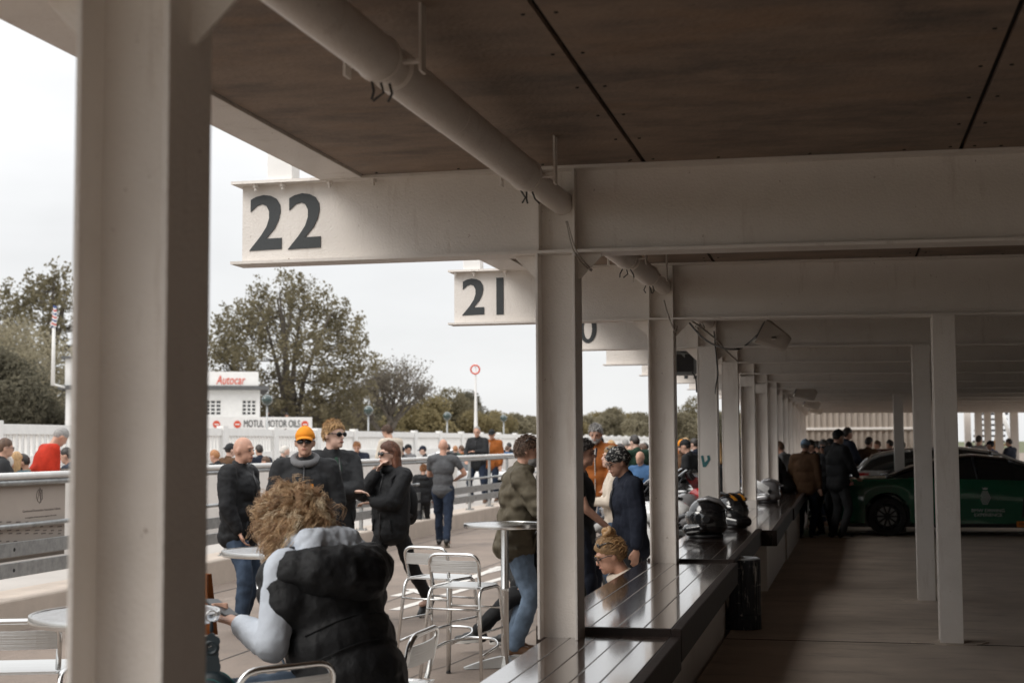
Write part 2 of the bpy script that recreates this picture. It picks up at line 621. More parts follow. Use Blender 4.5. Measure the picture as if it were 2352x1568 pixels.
# gusset plates
def bench_top(i):
    return [0.795, 0.795, 0.825, 0.845, 0.83, 0.82][i] if i < 6 else 0.81
def post(i):
    cx = col_x(i)
    y0 = BY[i]
    zb = bench_top(i) if i > 0 else 0.0
    if i > 9:
        zb = 0.0
    lab = {0: 'huge blurred white steel post close to the camera', 1: 'white steel post under beam 22, standing on the glossy bench', 2: 'white steel post under beam 21, behind the reflecting bench',
           3: 'white post marked with a teal painted V', 4: 'plain white post just beyond the teal marked one', 5: 'white post with a base plate left of the silver helmet', 6: 'white post with a head plate rising behind the silver helmet'}.get(i, 'thin far white post packed edge to edge beyond the leaning people')
    th = thing('steel_post', lab, 'post', (cx, y0, zb), group='front row of white posts')
    W = .184 if i else .19
    for x0 in (cx, cx + W - .012):
        b = MB()
        b.box((x0, y0, zb), (x0 + .012, y0 + .18, BZ0 - .001))
        b.build('flange', PAINT, th, bevel=.002, world=True)
    b = MB()
    if i in (3, 4):
        b.box((cx + .012, y0 + .004, zb), (cx + W - .012, y0 + .014, BZ0 - .001))
    else:
        b.box((cx + .012, y0 + .085, zb), (cx + W - .012, y0 + .095, BZ0 - .001))
    b.build('web', PAINT, th, world=True)
    # gussets either side at the head
    for s, x0 in ((-1, cx), (1, cx + W)):
        b = MB()
        M = Matrix.Translation((x0, y0 + .095, BZ0 - .001)) @ Matrix.Rotation(PI / 2, 4, 'X')
        b.prism([(0, 0), (s * .11, 0), (s * .11, -.012), (s * .012, -.11), (0, -.11)], 0, .012, M)
        b.build('gusset', PAINT, th, world=True)
    if i in (5, 6):
        b = MB()
        b.box((cx + .012, y0 + .002, zb), (cx + W - .012, y0 + .08, zb + .11))
        b.build('base_plate', PAINT, th, world=True)
        b = MB()
        b.box((cx + .012, y0 + .002, BZ0 - .16), (cx + W - .012, y0 + .03, BZ0 - .03))
        b.build('head_plate', PAINT, th, world=True)
    if i == 3:
        p0 = PY(1610, 1040, y0)
        TEAL = mat('teal_spray', (0.045, 0.17, 0.18), 0.6)
        k = 0.0031
        loops = [[(0, .118), (.026, .122), (.040, .045), (.072, .076), (.066, .118), (.092, .125), (.101, .078), (.052, -.002), (.020, -.004)]]
        M = Matrix.Translation((cx + .026, y0 + .0015, p0.z - .125)) @ Matrix.Rotation(PI / 2, 4, 'X') @ Matrix.Scale(.85, 4)
        o = flatcurve('painted_mark', loops, M, TEAL, th, .0015)
        o['label'] = 'teal brushed V mark'
    return th
for i in range(len(BY)):
    post(i)

# inner posts
for k, (px, py, y, lab) in enumerate(((2153, 1468, 10.05, 'nearer of the two white posts standing on the garage floor'), (2106, 1380, 13.2, 'farther of the paired white posts on the garage floor'))):
    p = PY(px + (7 if k == 0 else 3), py, y)
    zb = floor_z(y)
    th = thing('steel_post', lab, 'post', (p.x, y, zb), group='inner row of white posts')
    W, D = .150, .17
    top = BZ0 - .0085 * (p.x + 1.25) - .001
    for q in range(2):
        b = MB()
        yy = y + q * (D - .012)
        b.box((p.x, yy, zb), (p.x + W, yy + .012, top))
        b.build('flange', PAINT, th, bevel=.002, world=True)
    b = MB()
    b.box((p.x + .07, y + .012, zb), (p.x + .08, y + D - .012, top))
    b.build('web', PAINT, th, world=True)
    if k == 1:
        b = MB()
        b.prism([(0, 0), (.05, 0), (.17, .05), (.17, .10), (0, .10)], -.012, 0, Matrix.Translation((p.x, y - .002, top - .11)) @ Matrix.Rotation(PI / 2, 4, 'X'))
        b.build('head_plate', PAINT, th, world=True)
    # crumbled patch at foot
    b = MB()
    cxx, cyy = p.x + .08, y + .08
    ring = [(cxx + (.20 + .09 * rnd.random()) * math.cos(a), cyy + (.13 + .06 * rnd.random()) * math.sin(a)) for a in [2 * PI * i / 18 for i in range(18)]]
    b.prism(ring, zb - .02, zb + .006)
    b.build('floor_patch', CONC, kind='structure')
for k in range(4, 16, 2):
    y = BY[k]
    x = 0.80 + .02 * k + (1.2 if k > 8 else 0)
    zb = floor_z(y)
    if k in (4, 6):
        continue
    th = thing('steel_post', 'distant white inner post deep in the garage', 'post', (x, y, zb), group='inner row of white posts')
    b = MB()
    b.box((x, y, zb), (x + .17, y + .17, BZ0 - .02 - .0085 * (x + 1.25)))
    b.build('flange', PAINT, th, world=True)

# roof boards, bay by bay
roof = thing('garage_roof', 'flat roof over the pits, brown ceiling boards with dark joints', 'roof', (0, 0, BZ1))
JX = [-2.18, -0.84, 0.54, 1.92, 3.30, 4.68, REARX]
YS = [-1.7] + [y + .09 for y in BY] + [46.9]
for i in range(len(YS) - 1):
    for j in range(len(JX) - 1):
        x0, x1 = JX[j] + (.010 if j else 0), JX[j + 1] - .010
        b = MB()
        for a, c in xseg(x0, x1):
            b.box((a, YS[i] + .004, BZ1 + .001), (c, YS[i + 1] - .004, BZ1 + .02))
        dropped(b).build('ceiling_board', CEIL, roof, world=True)
b = MB()
for a, c in xseg(ROOFX + .01, REARX + .4):
    b.box((a, -2.0, BZ1 + .045), (c, 47.6, BZ1 + .16))
dropped(b).build('roof_deck', DARKGAP, roof, world=True)
b = MB()
for j in range(1, len(JX) - 1):
    b.box((JX[j] - .03, -1.6, BZ1 + .0205), (JX[j] + .03, 46.9, BZ1 + .044))
dropped(b).build('joint_strip', DARKGAP, roof, world=True)
# fixings along the board edges
b = MB()
for i in range(0, 4):
    for xj in JX[1:4]:
        for s in (-.05, .05):
            y = YS[i] + .25
            while y < YS[i + 1] - .1:
                b.cyl((xj + s, y, BZ1 + .0012), (xj + s, y, BZ1 - .002), .007, n=6)
                y += .45
    for k in range(14):
        b.cyl((-2.1 + .4 * k, YS[i + 1] - .12, BZ1 + .0012), (-2.1 + .4 * k, YS[i + 1] - .12, BZ1 - .002), .007, n=6)
dropped(b).build('screw_heads', DARKGAP, roof, world=True, kind='stuff')
# edge channel
for i in range(len(YS) - 1):
    b = MB()
    b.box((ROOFX, YS[i] + (.082 if i else 0), BZ1 - .012), (-2.185, YS[i + 1] - .082, BZ1 + .012))
    b.box((ROOFX, YS[i] + (.082 if i else 0), BZ1 + .012), (ROOFX + .012, YS[i + 1] - .082, BZ1 + .15))
    b.build('edge_channel', PAINT, roof, bevel=.003, world=True)
# rail posts on the beam tips
for i in (1, 2, 3):
    b = MB()
    x = -2.62
    b.box((x - .06, BY[i] + .04, BZ1 + .001), (x + .07, BY[i] + .14, BZ1 + .75))
    o = b.build('roof_rail_post', WHITE, bevel=.004)
    tag(o, ['thick white stub post rising above the nearest numbered beam tip', 'white stub post above the second numbered beam tip', 'white stub post above the third beam tip'][i - 1], 'post', 'stub posts on the beam tips')

# walls: rear wall of the garage, ribbed end wall
b = MB()
b.box((REARX, -4.0, -.05), (REARX + .15, 27, 3.1))
o = b.build('rear_wall', mat('rear_wall_paint', (0.26, 0.235, 0.21), .7, var=.1, vscale=2), kind='structure')
b = MB()
b.box((-1.0, -4.2, -.05), (REARX, -4.05, 3.1))
b.build('near_end_wall', MATS['rear_wall_paint'], kind='structure')
EY = 49.0
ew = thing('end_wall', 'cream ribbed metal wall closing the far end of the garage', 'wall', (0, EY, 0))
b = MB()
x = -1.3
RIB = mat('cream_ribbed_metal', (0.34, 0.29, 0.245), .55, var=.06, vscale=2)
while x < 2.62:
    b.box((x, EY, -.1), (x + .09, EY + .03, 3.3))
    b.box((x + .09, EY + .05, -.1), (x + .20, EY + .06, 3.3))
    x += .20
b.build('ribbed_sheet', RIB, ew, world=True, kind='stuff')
for z in (1.15, 2.05, 2.72):
    b = MB()
    b.box((-1.3, EY - .06, z), (2.62, EY - .002, z + .08))
    b.build('wall_rail', PAINT, ew, world=True)
# posts across the open right part of the far end
for k, (px, w_) in enumerate(((2176, .2), (2216, .2), (2240, .22), (2262, .2), (2287, .22), (2322, .22))):
    p = G(px, 47.0 - k * .9, 0, 1000)
    b = MB()
    b.box((p.x, p.y, -.05), (p.x + w_, p.y + .2, 2.7))
    o = b.build('end_post', PAINT)
    tag(o, 'pale post in the far opening, %s from the ribbed wall' % ('nearest', 'second', 'third', 'fourth', 'fifth', 'farthest')[k], 'post', 'posts in the far opening')
# stair outside the far opening
st = thing('steel_stair', 'dark open-tread stair seen against daylight at far end', 'stair', G(2262, 53.5, 0, 1000))
pa = G(2228, 54.5, 0, 1000)
for k in range(13):
    b = MB()
    q = pa + Vector((.0, 0, .12 + .21 * k))
    b.box((q.x - .1 + .03 * k, q.y, q.z), (q.x + 1.05 + .03 * k, q.y + .26, q.z + .075))
    b.build('tread', BLACKP, st, world=True)
for s in (0, 1):
    b = MB()
    q = pa + Vector((1.05 if s else -.12, -.02, 0))
    b.box((q.x, q.y, 0), (q.x + .08, q.y + .1, 3.3))
    b.build('stringer', BLACKP, st, world=True)
b = MB()
p0, p1 = G(2318, 46, 0, 1000), G(2300, 46, 0, 1000)
b.cyl((p0.x + .35, p0.y, 0.6), (p1.x, p1.y, 2.75), .07, n=10)
o = b.build('brace_pole', WHITE, smooth=True)
tag(o, 'slanting white brace pole at the far right opening', 'pole')
b = MB()
p0 = G(2290, 45.5, 0, 1000)
OCH = mat('ochre_timber', (0.42, 0.25, 0.12), .6)
b.box((p0.x - .35, p0.y, .05), (p0.x - .27, p0.y + .06, 2.0), Matrix.Translation((p0.x - .3, p0.y, 0)) @ Matrix.Rotation(R(9), 4, 'Y') @ Matrix.Translation((-p0.x + .3, -p0.y, 0)))
b.box((p0.x + .12, p0.y, .05), (p0.x + .20, p0.y + .06, 2.0), Matrix.Translation((p0.x + .1, p0.y, 0)) @ Matrix.Rotation(R(9), 4, 'Y') @ Matrix.Translation((-p0.x - .1, -p0.y, 0)))
for z in (.5, 1.0, 1.5):
    b.box((p0.x - .3 + z * .15, p0.y + .01, z), (p0.x + .15 + z * .15, p0.y + .05, z + .05))
o = b.build('ladder', OCH)
tag(o, 'ochre wooden ladder leaning by the far opening', 'ladder')

# ---- benches along the front row
def bench(i, y0, y1, xl, xr, zt, lab):
    th = thing('bench_counter', lab, 'bench', ((xl + xr) / 2, y0, 0), group='glossy plank benches along the pits')
    zf = floor_z((y0 + y1) / 2)
    n = 5
    cx = col_x(i)
    xs = [xl + (xr - .05 - xl) * k / n for k in range(n + 1)]
    for k in range(n):
        b = MB()
        b.box((xs[k] + .0016, y0 + .031, zt - .035 - .0005 * (k % 2)), (xs[k + 1] - .0016, y1, zt - .0003 * (k % 3)))
        b.build('plank', BENCH, th, bevel=.003, world=True)
    b = MB()
    b.box((xr - .048, y0 - .002, zt - .15), (xr, y1 + .002, zt + .001))
    b.build('edge_board', BENCHEDGE, th, bevel=.005, world=True)
    b = MB()
    b.box((xl, y0 + .001, zt - .15), (xr - .05, y0 + .03, zt - .0005))
    b.build('end_board', BENCHEDGE, th, world=True)
    b = MB()
    b.box((xl + .08, y0 + .04, -.02), (xr - .10, y1 - .01, zt - .04))
    b.build('half_wall', PAINT, th, world=True)
    return th
XB = -0.72
bench(1, 1.6, 6.36 + .19, -1.32, XB, .795, 'glossy brown plank bench nearest the camera, cut by the frame')
bench(2, 6.58, 10.05 + .19, -1.40, XB, .825, 'second glossy plank bench mirroring the white post under beam 21')
bench(3, 10.26, 13.9, -1.36, -.74, .845, 'plank bench carrying the black helmets')
bench(4, 13.92, 18.6, -1.36, -.60, .83, 'plank bench beyond the helmets, set further into the garage')
bench(5, 18.62, 24.0, -1.34, -.58, .82, 'plank bench where two people lean beside the silver helmet')
bench(6, 24.02, 33.0, -1.32, -.58, .81, 'far plank bench beyond the leaning people')

# ---- drainage style tubes under the roof, one per bay
def tube_run(i, lab):
    y0, y1 = BY[i] + .18, BY[i + 1] + .08
    pa = PY(1282, 455, BY[1])
    zc = 2.77
    x0 = col_x(i) + .08
    x1 = col_x(i + 1) + .11
    if i == 0:
        y0 = .9
    th = thing('roof_tube', lab, 'pipe', (x1, (y0 + y1) / 2, zc), group='painted tubes under the roof')
    def pt(y):
        t = (y - BY[i]) / (BY[i + 1] - BY[i])
        return Vector((x0 + (x1 - x0) * t, y, zc + .015))
    b = MB()
    b.cyl(pt(y0), pt(y1), .055, n=28)
    b.build('inner_tube', PAINT, th, smooth='auto', world=True)
    L = y1 - y0
    b = MB()
    gap = y0 + L * .53
    segs = ((y0, gap - .9), (gap - .894, gap), (gap + .13, gap + .75), (gap + .756, y1 - .75))
    for k, (sa_, sb_) in enumerate(segs):
        b.cyl(pt(sa_), pt(sb_), .068 - .001 * (k % 2), n=32)
    b.build('outer_sleeve', PAINT, th, smooth='auto', world=True, kind='stuff')
    for yy in (y1 - .74, gap + .01):
        M = Matrix.Translation(pt(yy)) @ Matrix.Rotation(PI / 2, 4, 'X')
        b = MB()
        b.torus((0, 0, 0), .067, .005, M, 26, 6)
        b.build('clamp_ring', PAINT, th, smooth=True, world=True)
        for s in (-1, 1):
            b = MB()
            c = pt(yy) + Vector((s * .115, .03, 0))
            b.box((c.x - .004, c.y, BZ1 - .20), (c.x + .004, c.y + .05, BZ1 + .0))
            b.box((c.x - s * .06 - .0, c.y + .01, zc + .01), (c.x - s * .004, c.y + .04, zc + .018)) if s < 0 else b.box((c.x - .06, c.y + .01, zc + .01), (c.x - .004, c.y + .04, zc + .018))
            b.build('hanger', PAINT, th, world=True)
        b = MB()
        rr = random.Random(i * 7 + int(yy * 10))
        for q in range(3):
            c = pt(yy) + Vector((-.02 + .02 * q, .02 * q, -.066))
            b.tube([c, c + Vector((rr.uniform(-.02, .02), 0, -.03)), c + Vector((rr.uniform(-.03, .03), .01, -.05))], .004, 5)
        b.build('tie_end', BLACKP, th, world=True)
    return th
for i, lab in enumerate(['painted grey-white tube overhead leading to beam 22', 'painted tube in the bay between beams 22 and 21', 'painted tube in the bay behind beam 21', 'painted tube in the fourth bay', 'painted tube in the fifth bay']):
    tube_run(i, lab)

# ---- cables
def cable(name, pts, r, lab, mt=CABLE):
    b = MB()
    pts = [Vector(p) for p in pts]
    out = []
    for i in range(len(pts) - 1):
        p0 = pts[max(i - 1, 0)]; p1 = pts[i]; p2 = pts[i + 1]; p3 = pts[min(i + 2, len(pts) - 1)]
        for k in range(6):
            t = k / 6
            out.append(0.5 * ((2 * p1) + (p2 - p0) * t + (2 * p0 - 5 * p1 + 4 * p2 - p3) * t * t + (3 * p1 - p0 - 3 * p2 + p3) * t ** 3))
    out.append(pts[-1])
    b.tube(out, r, 6)
    return tag(b.build(name, mt, smooth=True), lab, 'cable')
cable('cable', [P(1300, 508, 6.42), P(1312, 560, 6.40), P(1325, 590, 6.38), P(1345, 612, 6.5), P(1358, 622, 6.7)], .0035, 'pale twin cable curving down the post under beam 22')
cable('cable', [P(1303, 508, 6.41), P(1318, 562, 6.39), P(1331, 588, 6.37), P(1350, 610, 6.5), P(1360, 620, 6.7)], .0035, 'second strand of the twin cable beside post 22')
cable('cable', [P(1525, 690, 10.0), P(1535, 725, 9.9), P(1550, 760, 9.9), P(1555, 750, 10.1)], .006, 'thin cable looping off the tube at beam 21')
cable('cable', [P(1578, 735, 10.6), P(1620, 780, 11.5), P(1665, 800, 12.9), P(1700, 800, 13.2), P(1722, 785, 13.0), P(1738, 770, 12.6)], .008, 'dark cable sagging to the pale loudspeaker', BLACKP)
cable('cable', [P(1580, 730, 10.6), P(1640, 775, 12.0), P(1668, 805, 13.1), P(1695, 830, 13.6)], .007, 'grey cable drooping between two white posts')
cable('cable', [P(1590, 855, 12.8), P(1598, 870, 12.9), P(1600, 900, 13.0)], .007, 'short cable tail below the dark grey loudspeaker', BLACKP)
cable('cable', [P(1640, 760, 13.15), P(1646, 830, 13.1), P(1649, 860, 13.1), P(1643, 900, 13.12), P(1645, 1000, 13.12)], .006, 'black cable running down the teal marked post', BLACKP)

# ---- loudspeakers
SPK = mat('pale_speaker_shell', (0.60, 0.55, 0.50), .5, var=.05)
SPKD = mat('grey_speaker_shell', (0.17, 0.18, 0.18), .5, var=.1)
def speaker(c, sc, rz, tilt, mt, lab, topz):
    th = thing('loudspeaker', lab, 'loudspeaker', c, group='horn loudspeakers under the roof')
    M = Matrix.Rotation(rz, 4, 'Z') @ Matrix.Rotation(tilt, 4, 'Y') @ Matrix.Scale(sc, 4)
    b = MB()
    rings = []
    for x, w_, h_ in ((-.17, .16, .15), (-.16, .155, .145), (.0, .12, .115), (.13, .09, .09), (.17, .07, .07)):
        rings.append([M @ Vector((x, sy * w_ * q, sz * h_ * r_)) for sy, sz, q, r_ in ((1, 1, 1, .8), (1, 1, .8, 1), (-1, 1, .8, 1), (-1, 1, 1, .8), (-1, -1, 1, .8), (-1, -1, .8, 1), (1, -1, .8, 1), (1, -1, 1, .8))])
    b.loft(rings)
    b.build('shell', mt, th, smooth='auto')
    b = MB()
    b.box((-.178, -.12, -.105), (-.171, .12, .105), M)
    b.build('grille', BLACKP, th)
    b = MB()
    b.box((-.02 * sc, -.17 * sc, -.03), (.03 * sc, -.155 * sc, topz - c[2]))
    b.box((-.02 * sc, .155 * sc, -.03), (.03 * sc, .17 * sc, topz - c[2]))
    b.box((-.02 * sc, -.17 * sc, topz - c[2] - .012), (.03 * sc, .17 * sc, topz - c[2]))
    b.build('bracket', mt, th)
    return th
p = P(1778, 775, 11.6)
speaker(p, .74, R(8), R(28), SPK, 'pale loudspeaker tilted down, hung inside the roof by its yoke', 2.52)
p = P(1571, 838, 13.6)
speaker(p, .78, R(95), R(5), SPKD, 'dark grey loudspeaker hung on a strut under the outer beam arm', 2.53)
for k, (px, py, d) in enumerate(((1852, 900, 24.0), (1866, 926, 32.0), (1875, 940, 40.0))):
    p = P(px, py, d)
    speaker(p, 1.0, R(8), R(25), SPK, ['small far loudspeaker, nearest of the three under the distant roof', 'small far loudspeaker, middle of the three under the distant roof', 'small far loudspeaker, farthest of the three under the distant roof'][k], 2.5)

# ================================================================== OUTDOORS
RX = -7.3
# plinth and raised walk behind the rail
b = MB()
y = -4.0
plinth = thing('concrete_plinth', 'pale concrete kerb plinth carrying the guard rail along the pit lane', 'plinth', (RX, 0, 0))
while y < 70:
    b = MB()
    b.box((RX - .55, y + .004, -.02), (RX, y + 2.996, .29 + .002 * ((int(y) % 3) - 1)))
    b.build('plinth_block', PALECONC, plinth, bevel=.02, world=True)
    y += 3.0
b = MB()
b.box((-9.6, -4, -.02), (RX - .556, 70, .27))
b.build('raised_walk', TRACK, kind='structure')
b = MB()
PW = mat('white_wall_paint', (0.66, 0.62, 0.58), .7, var=.06, vscale=1.5)
mix_dirt(PW, (.4, .35, .3), 3, .6, .8, (1, 1, .3), .4)
pw = thing('pit_wall', 'long low off-white wall behind the guard rail', 'wall', (-9.7, 10, 0))
y = 2.0
while y < 70:
    b = MB()
    b.box((-9.8, y + .004, 0), (-9.62, y + 3.996, 1.22))
    b.build('wall_panel', PW, pw, world=True, bevel=.01)
    y += 4.0

# guard rail
gr = thing('guard_rail', 'galvanised guard rail with white top tube and flat boards', 'guard rail', (RX - .2, 10, .29))
GX = RX - .2
LIGHTTUBE = mat('white_top_tube', (0.66, 0.65, 0.63), .45, .2, var=.08)
ys = -2.0
posts = []
yy = 1.2
while yy < 66:
    posts.append(yy)
    yy += 1.72
for yy in posts:
    b = MB()
    b.box((GX - .03, yy - .03, .29), (GX + .02, yy + .03, 1.34))
    b.build('rail_post', GALV, gr, bevel=.004, world=True)
    b = MB()
    b.box((GX - .08, yy - .09, .291), (GX + .08, yy + .09, .303))
    for sx in (-.055, .055):
        for sy in (-.065, .065):
            b.cyl((GX + sx, yy + sy, .303), (GX + sx, yy + sy, .33), .012, n=6)
    b.build('base_plate', GALV, gr, world=True)
k = 0
y = -1.0
while y < 66:
    for z_, r_, nm, mt in ((1.39, .036, 'top_tube', LIGHTTUBE), (1.33, .028, 'under_tube', GALV), (.93, .023, 'mid_tube', GALV)):
        b = MB()
        b.cyl((GX + .0, y + .003, z_), (GX + .0, y + 5.157, z_), r_, n=14)
        b.build(nm, mt, gr, smooth=True, world=True)
    for z_ in (.46, .65):
        b = MB()
        b.box((GX + .022, y + .003, z_), (GX + .036, y + 5.157, z_ + .135))
        b.build('flat_board', GALV, gr, bevel=.003, world=True)
        b = MB()
        for q in range(3):
            b.cyl((GX + .034, y + .86 + q * 1.72, z_ + .066), (GX + .0375, y + .86 + q * 1.72, z_ + .066), .018, n=10)
        b.build('bolt_hole', DARKGAP, gr, world=True)
    y += 5.16
# names panel on the rail
p0, p1 = PY(-8, 1118, 0), None
pl = thing('names_panel', 'beige engraved panel with emblem and rows of names hung on the rail', 'panel', (GX, 9.5, .8))
ya = (PZ(4, 1300, .9) - CAM)
def rail_y(px, py=1200):
    v = ray(px, py)
    t = (GX - CAM.x) / v.x
    return v.y * t
y0, y1 = rail_y(-60), rail_y(158)
PANEL = mat('beige_panel', (0.40, 0.345, 0.30), .5, var=.05, vscale=3)
b = MB()
b.box((GX - .06, y0, .60), (GX - .045, y1, 1.30))
b.build('board', PANEL, pl, world=True)
INK = mat('grey_engraving', (0.12, 0.10, 0.09), .6)
def railM(px, py):
    y = rail_y(px, py)
    v = ray(px, py)
    z = CAM.z + v.z * (GX - .04 - CAM.x) / v.x
    return Matrix.Translation((GX - .0445, y, z)) @ Matrix.Rotation(PI / 2, 4, 'Z') @ Matrix.Rotation(PI / 2, 4, 'X')
em = MB()
def arc(M, cx, cy, rx, ry, a0, a1, r=.004):
    em.tube([M @ Vector((cx + rx * math.cos(R(a0 + (a1 - a0) * i / 10)), cy + ry * math.sin(R(a0 + (a1 - a0) * i / 10)), 0)) for i in range(11)], r, 4)
M = railM(100, 1137)
arc(M, 0, 0, .050, .062, 60, 330)
arc(M, .0, 0, .030, .075, -90, 90)
em.tube([M @ Vector(v) for v in ((-.03, -.04, 0), (-.005, .06, 0), (.03, -.065, 0))], .004, 4)
em.tube([M @ Vector(v) for v in ((.0, .0, 0), (.045, .06, 0), (.055, -.04, 0))], .004, 4)
em.build('emblem', INK, pl, world=True)
text('panel_title', 'Goodwood Restoration Association Fellows', .034, railM(106, 1172), INK, pl, ext=.001, align='CENTER', xs=1.1)
text('panel_line', 'in recognition of their generous support of the circuit', .022, railM(104, 1186), INK, pl, ext=.001, align='CENTER', xs=1.15)
row = MB()
rr = random.Random(5)
for q, py in enumerate((1196, 1206, 1215, 1222, 1240, 1248, 1256)):
    px = 4 + 5 * (q % 2)
    while px < 150:
        M = railM(px, py + 3)
        L = rr.uniform(.05, .085)
        row.box((0, 0, 0), (L, .010, .001), M)
        px += 19 + rr.uniform(-2, 3)
row.build('name_rows', INK, pl, world=True, kind='stuff')

# painted pit lane lines
LINE = mat('worn_white_line', (0.62, 0.59, 0.55), .7, var=.1, vscale=30)
mix_dirt(LINE, (.3, .26, .22), 40, .55, .7, (1, 1, 1), .6)
lines = []
for (a, c, w_) in (((905, 1368), (1240, 1283), 9), ((905, 1400), (1235, 1303), 8), ((1050, 1340), (1150, 1300), 7), ((940, 1352), (1010, 1376), 7), ((1128, 1306), (1240, 1290), 5), ((1235, 1283), (1300, 1270), 6)):
    p0, p1 = PZ(a[0], a[1], .004), PZ(c[0], c[1], .004)
    d = (p1 - p0).normalized()
    s = Vector((-d.y, d.x, 0)) * .055
    lines.append((p0 - s, p1 - s, p1 + s, p0 + s))
b = MB()
for q, ln in enumerate(lines):
    b.add([(v.x, v.y, .004 + .0012 * q) for v in ln], [(0, 1, 2, 3)])
b.build('pit_lane_markings', LINE, kind='structure')

# laying seams and cracks in the pit lane
b = MB()
rs = random.Random(12)
def crack(x0, y0, x1, y1, w_, wob):
    n = 26
    pts = []
    for q in range(n + 1):
        t = q / n
        pts.append((x0 + (x1 - x0) * t + rs.gauss(0, wob), y0 + (y1 - y0) * t + rs.gauss(0, wob)))
    for q in range(n):
        (ax, ay), (cx_, cy_) = pts[q], pts[q + 1]
        L = math.hypot(cx_ - ax, cy_ - ay) + 1e-6
        nx, ny = -(cy_ - ay) / L * w_, (cx_ - ax) / L * w_
        b.add([(ax - nx, ay - ny, .003), (ax + nx, ay + ny, .003), (cx_ + nx, cy_ + ny, .003), (cx_ - nx, cy_ - ny, .003)], [(0, 3, 2, 1)])
crack(-4.75, 2, -4.6, 60, .007, .004)
crack(-6.9, 2, -6.9, 60, .012, .01)
crack(-7.2, 9.3, -4.7, 9.0, .005, .02)
crack(-4.7, 13.2, -1.9, 12.9, .005, .02)
crack(-6.2, 15.5, -2.2, 18.2, .004, .05)
crack(-3.4, 6.0, -2.6, 13.8, .004, .035)
b.build('tarmac_seams', mat('tar_seam', (.045, .04, .036), .7), kind='structure')
# white balustrade fence beyond the track
fx = -14.6
fence = thing('balustrade_fence', 'long white slotted concrete fence beyond the track', 'fence', (fx, 40, 0))
y = 16.0
WF = mat('fence_white', (0.74, 0.73, 0.71), .6, var=.05)
while y < 110:
    b = MB()
    b.box((fx - .08, y, 0), (fx + .10, y + .3, 2.12))
    b.build('fence_post', WF, fence, world=True)
    b = MB()
    b.box((fx - .05, y + .3, 1.88), (fx + .06, y + 3.2, 2.06))
    b.box((fx - .05, y + .3, 1.30), (fx + .06, y + 3.2, 1.48))
    b.build('fence_rail', WF, fence, world=True)
    b = MB()
    b.box((fx + .0, y + .3, 0), (fx + .04, y + 3.2, 1.30))
    b.build('fence_panel', WF, fence, world=True)
    b = MB()
    q = y + .42
    while q < y + 3.1:
        b.box((fx - .03, q, 1.48), (fx + .03, q + .085, 1.88))
        q += .19
    q = y + .36
    while q < y + 3.1:
        b.box((fx + .04, q, .1), (fx + .055, q + .06, 1.30))
        q += .12
    b.build('fence_pickets', WF, fence, world=True, kind='stuff')
    y += 3.2
# low armco line far right between the posts (x 1340-1660)
b = MB()
b.box((-4.4, 60, .55), (-4.3, 120, .95))
o = b.build('far_barrier', GALV)
tag(o, 'distant grey barrier beyond the crowd between the posts', 'barrier')

# building with signs
bo = G(150, 55, 0, 950)
be = G(603, 56.5, 0, 950)
ud = (be - bo)
BL = ud.length
ud.normalize()
nd = Vector((-ud.y, ud.x, 0))
BM = Matrix(((ud.x, nd.x, 0, bo.x), (ud.y, nd.y, 0, bo.y), (0, 0, 1, 0), (0, 0, 0, 1)))
bld = thing('race_control_building', 'small white flat-roofed building with grid windows behind the fence', 'building', bo)
def zat(py, d):
    return (P(500, py, d)).z
zr = zat(903, 60)
def bbox(lo, hi, name, mt, par, **k):
    b = MB()
    b.box(lo, hi, BM)
    return b.build(name, mt, par, world=True, **k)
BWM = mat('building_white', (0.72, 0.71, 0.69), .7, var=.05)
# wall split round the two window openings
def ux(px):
    v = ray(px, 940)
    # intersection with facade plane
    t = (bo - CAM).dot(nd) / v.dot(nd)
    return (CAM + v * t - bo).dot(ud)
w1a, w1b = ux(470), ux(508)
w2a, w2b = ux(556), ux(588)
zw0, zw1 = zat(957, 60), zat(925, 60)
for k, (a, c, z0, z1) in enumerate(((0, w1a, 0, zr), (w1a, w1b, 0, zw0), (w1a, w1b, zw1, zr), (w1b, w2a, 0, zr), (w2a, w2b, 0, zw0), (w2a, w2b, zw1, zr), (w2b, BL - .1, 0, zr))):
    bbox((a, 0, z0), (c, .25, z1), 'wall', BWM, bld)
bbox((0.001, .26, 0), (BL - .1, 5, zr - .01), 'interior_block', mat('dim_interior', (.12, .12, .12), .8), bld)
bbox((-.25, -.3, zr), (BL + .25, 5.2, zr + .16), 'roof_slab', mat('slab_edge', (.10, .10, .10), .7), bld)
for a, c in ((w1a, w1b), (w2a, w2b)):
    wn = bbox((a, .12, zw0), (c, .14, zw1), 'window', GLASS, bld)
    for k in range(4):
        x = a + (c - a) * k / 3
        f = MB()
        f.box((x - .03, .07, zw0), (x + .03, .119, zw1), BM)
        o = f.build('glazing_bar', BWM, wn)
        o.matrix_parent_inverse = Matrix.Translation(-Vector(bld.location)) @ Matrix.Identity(4)
        o.matrix_parent_inverse = wn.matrix_basis.inverted()
    for k in range(5):
        z = zw0 + (zw1 - zw0) * k / 4
        f = MB()
        f.box((a, .075, z - .025), (c, .118, z + .025), BM)
        o = f.build('glazing_bar', BWM, wn)
        o.matrix_parent_inverse = wn.matrix_basis.inverted()
RED = mat('sign_red', (0.62, 0.075, 0.03), .5)
tw0, tw1 = ux(148), ux(330)
zt_ = P(150, 823, 55).z
bbox((tw0, -.02, zr + .17), (tw1, 4.9, zt_), 'tower_wall', BWM, bld)
bbox((tw0 - .15, -.15, zt_), (tw1 + .1, 5.05, zt_ + .10), 'tower_roof', MATS['slab_edge'], bld)
sg = thing('roof_sign', 'white roof sign with red script lettering', 'sign', BM @ Vector((ux(540), 0, zr + .2)))
sa, sb = ux(440), ux(593)
